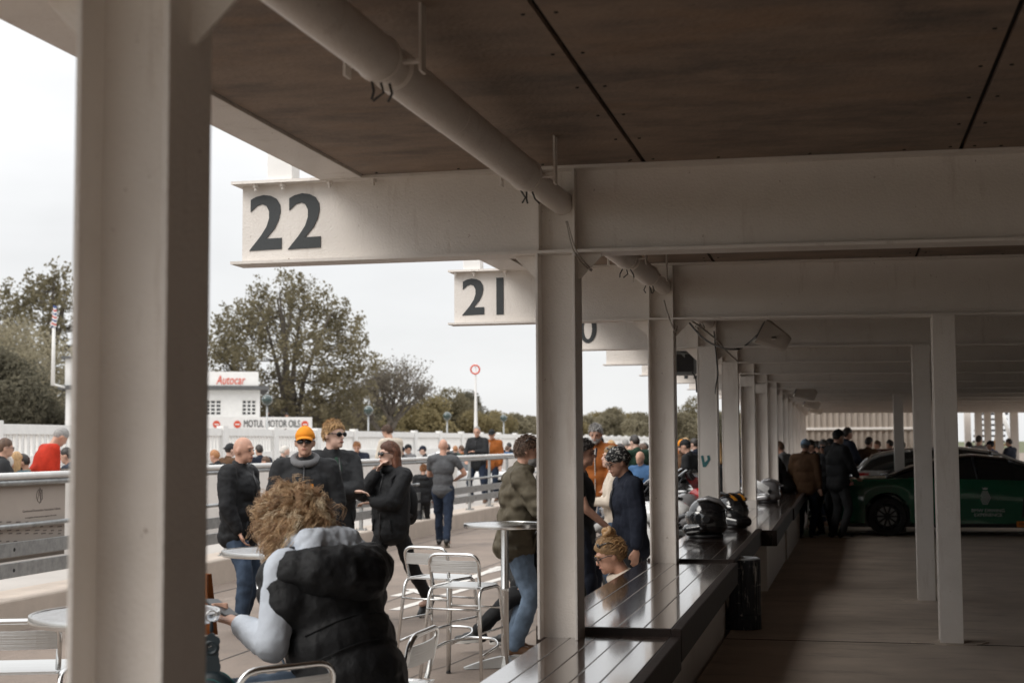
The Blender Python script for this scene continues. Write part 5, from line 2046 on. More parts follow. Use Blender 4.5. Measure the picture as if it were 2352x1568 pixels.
def person(label, pos, yaw, H=1.75, lod=1, top='black', topstyle='jacket', bottom='jeans', shoes='black', skin=None, hair=('short', 'brown'), arms=('hang', 'hang'), legs='stand', lean=0.0, head=(0, 0), build=1.0, extra=(), group=None, seat=None, twist=0.0, hipdz=0.0):
    k = H / 1.75
    skin = skin or SKIN
    th = thing('person', label, 'person', pos, yaw, group, k)
    V = Vector
    Rx = Matrix.Rotation(-lean, 3, 'X')
    hip = V((0, 0, .93 + hipdz)) if seat is None else V((0, 0, seat / k + .09))
    sp = Rx @ V((0, 0, 1))
    fw = Rx @ V((0, 1, 0))
    Tz = Matrix.Rotation(twist, 3, 'Z')
    def up(h_, x=0, y=0):
        return hip + sp * h_ + (Tz @ V((x, 0, 0))) + fw * y
    neck = up(.52, 0, -.01)
    hy, hp = head
    HR = Matrix.Rotation(hy, 3, 'Z') @ Matrix.Rotation(-hp - lean * .6, 3, 'X')
    hc = neck + (Rx @ V((0, .015, .06))) + HR @ V((0, .02, .105))
    HM = Matrix.Translation(hc) @ HR.to_4x4()
    hv = lambda x, y, z: HM @ V((x, y, z))
    B = build
    sh = {s: up(.475, s * .178 * B, -.015) for s in (-1, 1)}
    el, wr = {}, {}
    for s, a in ((-1, arms[0]), (1, arms[1])):
        if isinstance(a, str):
            w_, hint = ARM[a]
        else:
            w_, hint = a
        w_ = V((w_.x * s, w_.y, w_.z))
        if seat is not None or lean:
            w_ = hip + Rx @ (w_ - V((0, 0, .93))) if not isinstance(a, tuple) else hip + (w_ - V((0, 0, .93)))
        hint = V((hint.x * s, hint.y, hint.z))
        el[s], wr[s] = ik(sh[s], w_, .285, .255, hint)
    hp_ = {s: hip + V((s * .088, 0, -.02)) for s in (-1, 1)}
    LEG = {'stand': ((V((.11, -.02, .085)), V((0.25, 1, 0))),) * 2, 'apart': ((V((.17, -.02, .085)), V((.4, 1, 0))),) * 2,
           'walk': ((V((.09, .26, .085)), V((0, 1, 0))), (V((.09, -.33, .13)), V((0, 1, 0)))), 'walk2': ((V((.09, -.33, .13)), V((0, 1, 0))), (V((.09, .26, .085)), V((0, 1, 0)))),
           'stride': ((V((.07, -.46, .17)), V((0, 1, .2))), (V((.09, .20, .085)), V((0, 1, 0)))), 'one': ((V((.10, -.02, .085)), V((.2, 1, 0))), (V((.16, .10, .085)), V((.4, 1, 0)))),
           'sit': ((V((.14, .46, .30)), V((.2, .6, 1))),) * 2, 'sitlow': ((V((.13, .50, .085)), V((.2, .5, 1))),) * 2}
    lg = LEG[legs] if isinstance(legs, str) else legs
    kn, an = {}, {}
    for s, q in ((-1, lg[0]), (1, lg[1])):
        t_ = V((q[0].x * s, q[0].y, q[0].z))
        kn[s], an[s] = ik(hp_[s], t_, .44, .42, V((q[1].x * s, q[1].y, q[1].z)))
    # ---------------- body
    b = MB()
    nn = 10 if lod else 8
    Rt = Rx @ Tz
    b.ell(up(.0), (.152 * B, .108 * B, .13), Rt, 14, 8)
    b.ell(up(.17), (.135 * B, .098 * B, .17), Rt, 14, 8)
    b.ell(up(.34), (.158 * B, .112 * B, .18), Rt, 14, 8)
    b.capsule(sh[-1] * .85 + sh[1] * .15, sh[1] * .85 + sh[-1] * .15, .066, .066, nn)
    b.capsule(up(.46, 0, -.01), hc + HR @ V((0, -.02, -.05)), .060, .052, nn)
    b.ell(hc + HR @ V((0, -.008, .018)), (.074, .094, .102), HR, 16, 11)
    b.ell(hc + HR @ V((0, .028, -.045)), (.056, .060, .068), HR, 14, 9)
    b.ell(hc + HR @ V((0, .072, -.085)), (.026, .022, .022), HR, 10, 6)
    b.capsule(hv(0, .086, .012), hv(0, .104, -.022), .010, .0135, 8)
    b.capsule(hv(-.030, .079, .030), hv(.030, .079, .030), .012, .012, 8)
    b.capsule(hv(-.018, .083, -.055), hv(.018, .083, -.055), .012, .012, 8)
    for s in (-1, 1):
        b.ell(hv(s * .076, -.008, -.005), (.011, .020, .031), HR, 8, 6)
        b.capsule(sh[s], el[s], .050 * B, .040, nn)
        b.capsule(el[s], wr[s], .040, .027, nn)
        u = (wr[s] - el[s]).normalized()
        side = u.cross(V((0, 0, 1)))
        if side.length < .15:
            side = V((0, 1, 0))
        side.normalize()
        flat = u.cross(side).normalized()
        pm = wr[s] + u * .05
        MH = Matrix((side, flat, u)).transposed()
        b.ell(pm, (.040, .017, .052), MH, 10, 7)
        fr = .0085 if lod else .012
        curl = flat * (1 if flat.y * u.y + flat.z * -1 > 0 else -1)
        # curl towards the body's inside
        if curl.dot(hip + V((0, .12, .2)) - wr[s]) < 0:
            curl = -curl
        for q in range(4):
            o_ = side * (-.029 + .0193 * q)
            L_ = (.062, .072, .067, .052)[q]
            p0 = pm + u * .040 + o_
            p1 = p0 + u * L_ * .55 + curl * .010
            p2 = p1 + u * L_ * .32 + curl * .028
            b.capsule(p0 - u * .02, p1, fr, fr * .95, 6, 2)
            b.capsule(p1, p2, fr * .95, fr * .8, 6, 2)
        sd2 = side if side.dot(V((0, 1, 0))) > 0 else -side
        t0 = wr[s] + u * .025 + sd2 * .026
        t1 = t0 + u * .035 + sd2 * .028
        b.capsule(t0, t1, .012, .010, 6, 2)
        b.capsule(t1, t1 + u * .028 + curl * .012, .010, .008, 6, 2)
        b.capsule(hp_[s], kn[s], .082 * B, .056, nn)
        b.capsule(kn[s], an[s], .056, .038, nn)
        td = V((kn[s].x - hp_[s].x, kn[s].y - hp_[s].y, 0))
        fdir = V((s * .22, 1, 0)).normalized()
        b.capsule(an[s] + V((0, -.03, -.035)), an[s] + fdir * .13 + V((0, 0, -.05)), .036, .028, nn)
    body = b.build('body', skin, th)
    remesh_obj(body, .0088 if lod == 2 else (.0115 if lod == 1 else .02), 3 if lod == 2 else 2)
    # ---------------- garments
    tm = CL[top]
    bm_ = CL[bottom]
    pad = {'jacket': .034, 'puffer': .044, 'tee': .016, 'hoodie': .028, 'coat': .036, 'gilet': .034, 'sleeves': .0, 'sweater': .020, 'none': .01}[topstyle]
    b = MB()
    jk = topstyle in ('jacket', 'coat', 'puffer', 'hoodie', 'sweater')
    b.ell(up(-.02), (.155 * B + pad, .112 * B + pad, .15), Rt, 14, 8)
    b.ell(up(.14), ((.160 if jk else .142) * B + pad, (.112 if jk else .105) * B + pad, .18), Rt, 14, 8)
    b.ell(up(.33), ((.172 if jk else .160) * B + pad * .9, .116 * B + pad, .185), Rt, 14, 8)
    if jk:
        for s in (-1, 1):
            b.capsule(up(.02, s * .105 * B), up(.36, s * .115 * B), .075 + pad, .075 + pad, nn)
    b.capsule(sh[-1] * .86 + sh[1] * .14, sh[1] * .86 + sh[-1] * .14, .066 + pad * .7, .066 + pad * .7, nn)
    if topstyle in ('jacket', 'coat', 'puffer', 'hoodie'):
        b.ell(up(-.08), (.162 * B + pad, .120 * B + pad, .13), Rt, 14, 8)
    if topstyle in ('jacket', 'coat', 'puffer'):
        b.capsule(up(.50), neck + sp * .025, .068, .070, nn)
    if topstyle == 'coat':
        b.capsule(up(-.05, -.07), up(-.28, -.085), .11, .12, nn)
        b.capsule(up(-.05, .07), up(-.28, .085), .11, .12, nn)
    if topstyle in ('hoodie', 'puffer', 'gilet'):
        MT_ = Matrix.Translation(up(.515, 0, -.01)) @ Rt.to_4x4() @ Matrix.Rotation(.35, 4, 'X')
        b.torus((0, 0, 0), .085, .038, MT_, 20, 8)
        b.capsule(up(.46, -.06, -.10), up(.46, .06, -.10), .055, .055, nn)
    for s in (-1, 1):
        if topstyle == 'gilet':
            b.capsule(sh[s], sh[s] * .8 + el[s] * .2, .07, .068, nn)
        elif topstyle == 'tee':
            m_ = sh[s] * .42 + el[s] * .58
            b.capsule(sh[s], m_, .058 * B, .055, nn)
        else:
            ap = pad * .95 if topstyle != 'sleeves' else .024
            b.capsule(sh[s], el[s], .052 * B + ap, .044 + ap, nn)
            wr_ = wr[s] - (wr[s] - el[s]).normalized() * .035
            b.capsule(el[s], wr_, .044 + ap, .034 + ap * .6, nn)
    g = b.build({'jacket': 'jacket', 'puffer': 'padded_jacket', 'tee': 'tee_shirt', 'hoodie': 'hooded_top', 'coat': 'coat', 'gilet': 'gilet', 'sweater': 'sweater', 'sleeves': 'hooded_top', 'none': 'top'}[topstyle], tm, th)
    remesh_obj(g, .013 if lod == 2 else (.017 if lod else .026), 3, (.024 if lod else .016, .13 if lod else .14, 'fold'))
    if lod:
        remesh_fold(g, .0035 if topstyle != 'sleeves' else .003, .06)
    if lod and topstyle in ('jacket', 'coat', 'puffer'):
        yf = .112 * B + pad * .92
        bz_ = MB()
        bz_.tube([up(.50, 0, yf * .72), up(.36, 0, yf + .004), up(.18, 0, yf - .008), up(.02, 0, yf + .008), up(-.14, 0, yf + .004)], .007, 6)
        bz_.build('zip', BLACKP if top in ('black', 'charcoal', 'navy') else MATS['grey_cable'], th, smooth=True)
        for s in (-1, 1):
            bz_ = MB()
            xx, yy_ = s * (.105 * B + pad * .6), (.085 * B + pad * .95)
            bz_.tube([up(.06, xx * .86, yy_ + .012), up(-.06, xx * 1.06, yy_ - .004)], .010, 6)
            bz_.build('pocket_welt', tm, th, smooth=True)
            u_ = (wr[s] - el[s]).normalized()
            bz_ = MB()
            bz_.capsule(wr[s] - u_ * .055, wr[s] - u_ * .025, .040, .040, 12)
            bz_.build('cuff', tm, th, smooth=True)
    b = MB()
    b.ell(hip + V((0, 0, -.015)), (.160 * B, .116 * B, .125), None, 14, 8)
    for s in (-1, 1):
        b.capsule(hp_[s], kn[s], .096 * B, .074, nn)
        b.capsule(kn[s], an[s] + V((0, 0, .01)), .072, .064, nn)
    g = b.build('trousers', bm_, th)
    remesh_obj(g, .014 if lod == 2 else (.018 if lod else .028), 2, (.032 if lod else .016, .09, 'fold'))
    if lod:
        for s in (-1, 1):
            fdir = V((s * .22, 1, 0)).normalized()
            tilt = V((0, 0, 0))
            b = MB()
            a0 = an[s] + V((0, -.035, -.030))
            dz = 0
            if an[s].z > .11 and seat is None:
                fdir = V((s * .1, .8, -.6)).normalized()
            b.capsule(a0, an[s] + fdir * .09 + V((0, 0, -.035)), .047, .045, 12)
            b.capsule(an[s] + fdir * .08 + V((0, 0, -.048)), an[s] + fdir * .165 + V((0, 0, -.050)), .042, .034, 12)
            b.capsule(an[s] + V((0, 0, .01)), a0, .045, .046, 12)
            o = b.build('shoe', SHOE[shoes], th)
            remesh_obj(o, .012, 2)
            b = MB()
            rings = []
            for q in range(9):
                t = q / 8
                c = a0 + (an[s] + fdir * .20 + V((0, 0, -.05)) - a0) * t
                wd = .046 * math.sin(PI * min(1, t * .86 + .16)) ** .4
                sd3 = fdir.cross(V((0, 0, 1))).normalized()
                upv = sd3.cross(fdir).normalized()
                z0 = -.052 + (.015 if t < .05 else 0)
                base = c + upv * -.035
                rings.append([base - sd3 * wd, base + sd3 * wd, base + sd3 * wd + upv * .022, base - sd3 * wd + upv * .022])
            b.loft(rings)
            b.build('shoe_sole', SOLE, o)
    # ---------------- hair and headwear
    kind, hcol = hair
    hm = HA.get(hcol)
    hbase = mat('hair_base_' + str(hcol), tuple(c * .55 for c in HBASE.get(hcol, (.1, .1, .1))), .7, var=.4, vscale=60) if hcol in HBASE else hm
    def scalp(thick, face_z, back_z, name, mt, rough_=.006, seed=1, parent=th, side_cut=.3):
        bb = MB()
        n1, n2 = (26, 18) if lod else (16, 11)
        rings = []
        rr_ = random.Random(seed)
        for i in range(n2 + 1):
            a = PI * (.012 + .976 * i / n2)
            ring = []
            for j in range(n1):
                bt = 2 * PI * j / n1
                d = V((math.sin(a) * math.cos(bt), math.sin(a) * math.sin(bt), -math.cos(a)))
                lim = back_z + (face_z - back_z) * (max(0, min(1, (d.y + side_cut) / (1.0 + side_cut))) ** .55)
                t = (d.z - lim) / .16
                t = max(0, min(1, t + .5))
                rad = .93 + (.07 + thick / .09) * t + (rr_.gauss(0, rough_ * 8) if t > .6 else 0) * .5
                ring.append(HM @ V((d.x * .076 * rad, -.008 + d.y * .097 * rad, .018 + d.z * .105 * rad)))
            rings.append(ring)
        bb.loft(rings)
        return bb.build(name, mt, parent, smooth=True)
    if kind in ('short', 'long', 'bun', 'pony', 'curlytop', 'crop'):
        scalp({'short': .007, 'crop': .003, 'curlytop': .03}.get(kind, .016), .50 if kind != 'curlytop' else .42, -.62 if kind != 'crop' else -.5, 'hair', hbase if lod else hm, .006 if kind != 'curlytop' else .02, len(label))
    def tufts(n, L, face_z, back_z, name, mt, seed, flow, lift=.5, rad=.0030):
        bb = MB()
        rr_ = random.Random(seed)
        c_ = 0
        while c_ < n:
            d = V((rr_.gauss(0, 1), rr_.gauss(0, 1), rr_.gauss(0, 1))).normalized()
            lim = back_z + (face_z - back_z) * (max(0, min(1, (d.y + .3) / 1.3)) ** .55)
            if d.z < lim + rr_.uniform(-.03, .10) or (kind in ('long', 'pony') and d.y > .25):
                continue
            c_ += 1
            r0 = V((d.x * .077, -.008 + d.y * .098, .018 + d.z * .106))
            fl = (V(flow) + V((d.x * .5 + rr_.gauss(0, .25), rr_.gauss(0, .25), -.5 + rr_.gauss(0, .2)))) 
            fl = (fl - d * fl.dot(d)).normalized()
            l_ = L * rr_.uniform(.5, 1.4) * (1 + .9 * max(0, d.z - .5) * (1 if kind == 'short' else 0))
            p1 = r0 + (d * lift + fl * .7).normalized() * l_ * .5
            p2 = p1 + (d * lift * .2 + fl).normalized() * l_ * .5
            bb.tube([HM @ r0, HM @ p1, HM @ p2], [rad, rad * 1.0, rad * .3], 3, False)
        return bb.build(name, mt, th, smooth=True, fix=False)
    if lod and kind in ('short', 'bun', 'long', 'pony', 'crop', 'fringe') and not any(e[0] in ('cap', 'cap_back', 'beanie') for e in extra):
        if not label.startswith('curly'):
            hlight = mat('hair_light_' + str(hcol), tuple(min(.85, c * 1.45) for c in HBASE[hcol]), .5, var=.3, vscale=60) if hcol in HBASE else hm
            for q_, (hm_, fr_) in enumerate(((hm, .65), (hlight, .35))):
                tufts(int(({'crop': 420, 'fringe': 200}.get(kind, 900) if lod == 2 else 380) * fr_), {'crop': .010, 'fringe': .015, 'bun': .06, 'long': .05, 'pony': .05}.get(kind, .030), 1.2 if kind == 'fringe' else .48, -.60, 'hair_tufts', hm_, len(label) + 3 + q_, (0, -1.0, .9) if kind in ('bun', 'pony') else (0, -.25, -.6) if kind != 'short' else (.5, .35, 0), .42 if kind in ('short', 'crop') else .12, .0026 if lod == 2 else .0042)
    if kind == 'fringe':
        scalp(.008, 1.25, -.55, 'hair', hm, .004, 3)
    if kind in ('long', 'pony'):
        b = MB()
        for s in (-1, 1):
            b.capsule(hv(s * .062, -.03, .03), hv(s * .078, -.035, -.16), .034, .036, 10)
        b.capsule(hv(0, -.075, .03), hv(0, -.085, -.20), .05, .065, 12)
        b.capsule(hv(-.05, -.06, -.04), hv(-.055, -.06, -.22), .035, .035, 10)
        b.capsule(hv(.05, -.06, -.04), hv(.055, -.06, -.22), .035, .035, 10)
        o = b.build('long_hair', hm, th)
        remesh_obj(o, .014 if lod else .022, 3, (.016, .03, 'lock'))
    if kind == 'bun':
        b = MB()
        for q in range(5):
            a = q * 2.4
            b.torus((0, 0, 0), .030 - .002 * q, .017, Matrix.Translation(hv(.012 * math.cos(a), -.045 + .012 * math.sin(a), .138 + .006 * q)) @ Matrix.Rotation(a, 4, 'Z') @ Matrix.Rotation(.5 + .2 * q, 4, 'X'), 16, 7)
        b.ell(hv(0, -.045, .135), (.035, .035, .028), None, 12, 8)
        b.build('hair_bun', hm, th, smooth=True)
    for ex in extra:
        nm = ex[0]
        if nm == 'cap' or nm == 'cap_back':
            mt = CL[ex[1]]
            c = scalp(.012, .30, .02, 'cap', mt, 0.0)
            sgn = 1 if nm == 'cap' else -1
            b = MB()
            rings = []
            for q in range(9):
                a = R(-62) + R(124) * q / 8
                y0 = .085 * math.cos(a); x0 = .072 * math.sin(a)
                y1 = y0 + .068 * math.cos(a) ** .6
                dz = -.018 * (1 - math.cos(a))
                rings.append([hv(x0, sgn * y0, .055 + dz), hv(x0 * 1.02, sgn * y1, .036 + dz * 2.2), hv(x0 * 1.02, sgn * y1, .030 + dz * 2.2), hv(x0, sgn * y0, .046 + dz)])
            b.loft(rings)
            b.build('cap_brim', mt, c, smooth=True)
            b = MB()
            b.ell(hv(0, -.008, .138), (.008, .008, .005), None, 8, 5)
            b.build('cap_button', mt, c, smooth=True)
        elif nm == 'beanie':
            mt = CL.get(ex[1]) or MATS[ex[1]]
            scalp(.020, .22, -.25, 'beanie', mt, .002, 4)
        elif nm == 'shades' or nm == 'glasses' or nm == 'shades_up':
            dz, dy = (.0, 0) if nm != 'shades_up' else (.085, -.035)
            g = MB()
            for s in (-1, 1):
                if nm == 'glasses':
                    g.torus((0, 0, 0), .021, .0026, Matrix.Translation(hv(s * .031, .099, .006)) @ HR.to_4x4() @ Matrix.Rotation(PI / 2, 4, 'X'), 16, 6)
                else:
                    g.ell(hv(s * .032, .097 + dy, .008 + dz), (.028, .007, .021), HR @ Matrix.Rotation(-s * .2, 3, 'Z'), 14, 8)
                g.tube([hv(s * .056, .088 + dy, .014 + dz), hv(s * .079, .03 + dy, .016 + dz), hv(s * .081, -.02 + dy * .5, .004 + dz * .8)], .0032 if nm == 'glasses' else .0042, 6)
            g.tube([hv(-.012, .100 + dy, .013 + dz), hv(.012, .100 + dy, .013 + dz)], .0032, 6)
            g.build('glasses' if nm == 'glasses' else 'sunglasses', STEELRIM if nm == 'glasses' else LENS, th, smooth=True)
        elif nm == 'beard':
            b = MB()
            b.ell(hc + HR @ V((0, .040, -.070)), (.058, .056, .050), HR, 14, 9)
            b.ell(hc + HR @ V((0, .072, -.092)), (.030, .026, .028), HR, 10, 7)
            b.capsule(hv(-.022, .088, -.036), hv(.022, .088, -.036), .010, .010, 8)
            o = b.build('beard', HA[ex[1]], th)
            remesh_obj(o, .010, 2, (.008, .02, 'lock'))
        elif nm == 'hood':
            b = MB()
            MT_ = Matrix.Translation(up(.548, 0, .0)) @ Rt.to_4x4() @ Matrix.Rotation(-.42, 4, 'X')
            b.torus((0, 0, 0), .094, .034, MT_, 24, 10)
            b.capsule(up(.47, -.05, -.10), up(.47, .05, -.10), .055, .055, 10)
            o = b.build('hood', CL[ex[1]], th)
            remesh_obj(o, .012, 3, (.012, .06, 'fold'))
        elif nm == 'shirt':
            b = MB()
            b.ell(up(.34, 0, .062), (.055, .09, .17), Rt, 12, 8)
            b.capsule(up(.49), neck + sp * .02, .066, .066, 10)
            o = b.build('shirt', CL[ex[1]], th)
            remesh_obj(o, .014, 2)
        elif nm == 'print':
            b = MB()
            for q in range(5):
                x = (q - 2) * .034
                c = up(.335, x, .155 + pad - .8 * abs(x) ** 1.6)
                b.box((-.006 if q % 2 else -.011, 0, -.018 if q != 1 else -.004), (.006 if q % 2 else .011, .008, .018 if q != 1 else .004), Matrix.Translation(c) @ Rt.to_4x4())
            o = b.build('chest_print', CL['orange'], th)
        elif nm == 'backpack':
            b = MB()
            b.ell(up(.20, 0, -.215), (.145, .085, .215), Rt, 16, 10)
            b.ell(up(.10, 0, -.265), (.105, .05, .12), Rt, 14, 8)
            o = b.build('backpack', CL[ex[1]], th)
            remesh_obj(o, .014, 3)
            b = MB()
            for s in (-1, 1):
                b.tube([up(.40, s * .09, -.17), up(.545, s * .11, -.02), up(.45, s * .13, .13), up(.2, s * .15, .12), up(.08, s * .14, -.15)], .018, 8)
            b.build('strap', CL[ex[1]], o, smooth=True)
        elif nm == 'phone':
            s = ex[1]
            u = (wr[s] - el[s]).normalized()
            c = wr[s] + u * .10 + V((0, .01, .02))
            b = MB()
            b.box((-.037, -.005, -.07), (.037, .005, .07), Matrix.Translation(c) @ Matrix.Rotation(-.9, 4, 'X'))
            b.build('phone', BLACKP, th, bevel=.004)
    if lod >= 1:
        b = MB()
        for s in (-1, 1):
            b.ell(hv(s * .031, .083, .006), (.0125, .008, .0065), HR, 10, 6)
        b.build('eyes', EYE, th, smooth=True)
        b = MB()
        b.ell(hv(0, .0945, -.053), (.023, .006, .0055), HR, 10, 6)
        b.build('mouth', LIP, th, smooth=True)
        if hm and kind != 'bald':
            b = MB()
            for s in (-1, 1):
                b.tube([hv(s * .014, .092, .027), hv(s * .032, .091, .033), hv(s * .050, .082, .026)], [.003, .004, .002], 6)
            b.build('eyebrows', hm, th, smooth=True)
    th['_w'] = [list(wr[-1]), list((wr[-1] - el[-1]).normalized())]
    return th

def at(px, d, z=0.0, py=1200):
    p = G(px, d, z, py)
    return p
def zsurf_garage(p):
    return Vector((p.x, p.y, floor_z(p.y)))
AW, LF, RT_, TO = 0, 90, -90, 180   # facing: away, left, right, towards the camera
def F(face, px=1176):
    return YAW + R(face) - math.atan((px - 1176) / FPX) * 1.0

# ---- pit lane, near
person('bald man in a black waxed jacket and jeans, hands in pockets', at(548, 12.8), F(-115, 548), 1.76, 2, 'black', 'jacket', 'jeans', 'white', SKINR, ('bald', 'grey'), ('pocket', 'pocket'), 'one', .02, (R(-8), R(4)), 1.2)
person('man in an orange cap and sunglasses, black jacket over a grey hood', at(700, 12.1), F(176, 700), 1.83, 2, 'black', 'jacket', 'darkjeans', 'black', SKIN, ('crop', 'brown'), ('pocket', 'pocket'), 'stand', 0, (R(0), 0), 1.08, extra=(('cap', 'orange'), ('shades',), ('hood', 'grey'), ('print',)))
person('ginger-blond man in round sunglasses and dark jacket with green collar', at(762, 12.9), F(-150, 762), 1.90, 2, 'charcoal', 'jacket', 'black', 'black', SKINP, ('short', 'blond'), ('cross', 'cross'), 'stand', 0, (R(14), 0), 1.06, extra=(('shades',), ('shirt', 'darkgreen')))
person('long-haired woman in a black puffer coat and sunglasses, hand at her mouth', at(898, 13.6), F(135, 898), 1.70, 2, 'black', 'puffer', 'black', 'black', SKINP, ('long', 'auburn'), ('cross', 'mouth'), 'stride', .0, (R(-18), 0), .95, extra=(('shades',), ('backpack', 'black')))
person('man seen from behind in a grey T-shirt walking away in dark jeans', at(1018, 23.2), F(-6, 1018), 1.76, 1, 'greytee', 'tee', 'darkjeans', 'black', SKINR, ('bald', 'grey'), ('chest', ((Vector((.20, .22, 1.08))), Vector((1, -.8, 0)))), 'walk', .0, (0, R(5)), 1.12)
person('boy in a black tracksuit walking beside the grey T-shirt man', at(972, 26.0), F(-4, 972), 1.30, 1, 'black', 'hoodie', 'black', 'white', SKIN, ('short', 'ginger'), ('hang', 'hang'), 'walk2', .03, (0, R(10)), 1.05)
person('bearded man in a quilted olive jacket leaning on the tall table', at(1184, 11.3), F(-84, 1184), 1.75, 2, 'olive', 'puffer', 'pale_jeans', 'brown', SKINR, ('short', 'brown'), ('table', ((Vector((.20, .36, 1.10)), Vector((.9, -.6, -.3))))), 'stand', .10, (R(-6), R(6)), 1.12, extra=(('beard', 'grey'), ('shades_up',)))
person('seated person in black trousers with a trainer stretched out, mostly behind the post', at(1300, 11.4), F(78, 1300), 1.72, 1, 'black', 'jacket', 'black', 'black', SKIN, ('short', 'dark'), ('lap', 'lap'), ((Vector((.10, .72, .16)), Vector((.1, .5, 1))), (Vector((.12, .50, .12)), Vector((.2, .6, 1)))), .1, (0, .2), 1.0, seat=.46)
person('woman with a messy bun and glasses bending over behind the bench', at(1516, 9.7), F(98, 1516), 1.74, 2, 'cream', 'hoodie', 'navy', 'white', SKINR, ('bun', 'golden'), ('lap', 'lap'), 'sitlow', .52, (R(8), R(2)), 1.0, extra=(('glasses',), ('shades_up',)), seat=.23)
m_ = mat('patterned_beanie', (.012, .012, .013), .85)
mix_dirt(m_, (.45, .44, .42), 26, .54, .57, (1, 1, 1.6), 1)
mix_dirt(m_, (.35, .02, .03), 15, .66, .68, (1, 1, 1), .9)
person('man in a patterned black and white beanie and navy softshell jacket', at(1450, 11.7), F(108, 1450), 1.65, 2, 'navy', 'jacket', 'black', 'black', SKINR, ('crop', 'dark'), ('hang', 'hang'), 'stand', .10, (R(4), R(14)), 1.05, extra=(('beanie', 'patterned_beanie'), ('glasses',)))
person('blonde woman in a cream knit looking at her phone', at(1412, 14.8), F(95, 1412), 1.64, 1, 'cream', 'sweater', 'jeans', 'white', SKINP, ('long', 'blond'), ('phone', 'phone'), 'stand', .03, (R(10), R(-6)), .92, extra=(('shades_up',), ('phone', 1)))
person('grey-haired man in a rust jacket smiling down by the post', at(1374, 18.6, .1), F(168, 1374), 1.84, 1, 'rust', 'jacket', 'navy', 'brown', SKINR, ('short', 'grey'), ('low', 'low'), 'stand', .05, (0, R(16)), 1.08, extra=(('beard', 'grey'), ('shirt', 'navy')))
person('man in a black T-shirt half behind the post under beam 22, bare forearm', at(1332, 12.2), F(-100, 1332), 1.72, 1, 'black', 'tee', 'navy', 'black', SKINR, ('short', 'dark'), ('hang', 'low'), 'stand', .0, (0, R(6)), 1.1)

# ---- raised walk behind the rail
person('balding man in a black shirt gesturing on the raised walk', at(1098, 33.0, .27), F(158, 1098), 1.80, 1, 'black', 'jacket', 'darkjeans', 'brown', SKINR, ('fringe', 'grey'), ('chest', 'low'), 'apart', .04, (R(10), R(8)), 1.02)
person('man in a rust jacket and dark cap beside the gesturing man', at(1132, 34.0, .27), F(150, 1132), 1.74, 1, 'rust', 'jacket', 'darkjeans', 'brown', SKIN, ('crop', 'dark'), ('hang', 'low'), 'stand', .03, (R(20), R(10)), 1.08, extra=(('cap', 'black'),))
person('dark-haired man in a cream sweater seen from behind, head bowed', at(900, 26.5, .27), F(38, 900), 1.78, 1, 'cream', 'sweater', 'jeans', 'white', SKIN, ('short', 'brown'), ('low', 'low'), 'stand', .08, (R(20), R(24)), 1.08)
person('ginger man in a dark blazer over a pale blue shirt, looking down', at(820, 31.5, 0.0), F(176, 820), 1.74, 1, 'navy', 'jacket', 'charcoal', 'black', SKINR, ('short', 'ginger'), ('low', 'low'), 'stand', .06, (0, R(18)), 1.08, extra=(('shirt', 'skyblue'),))

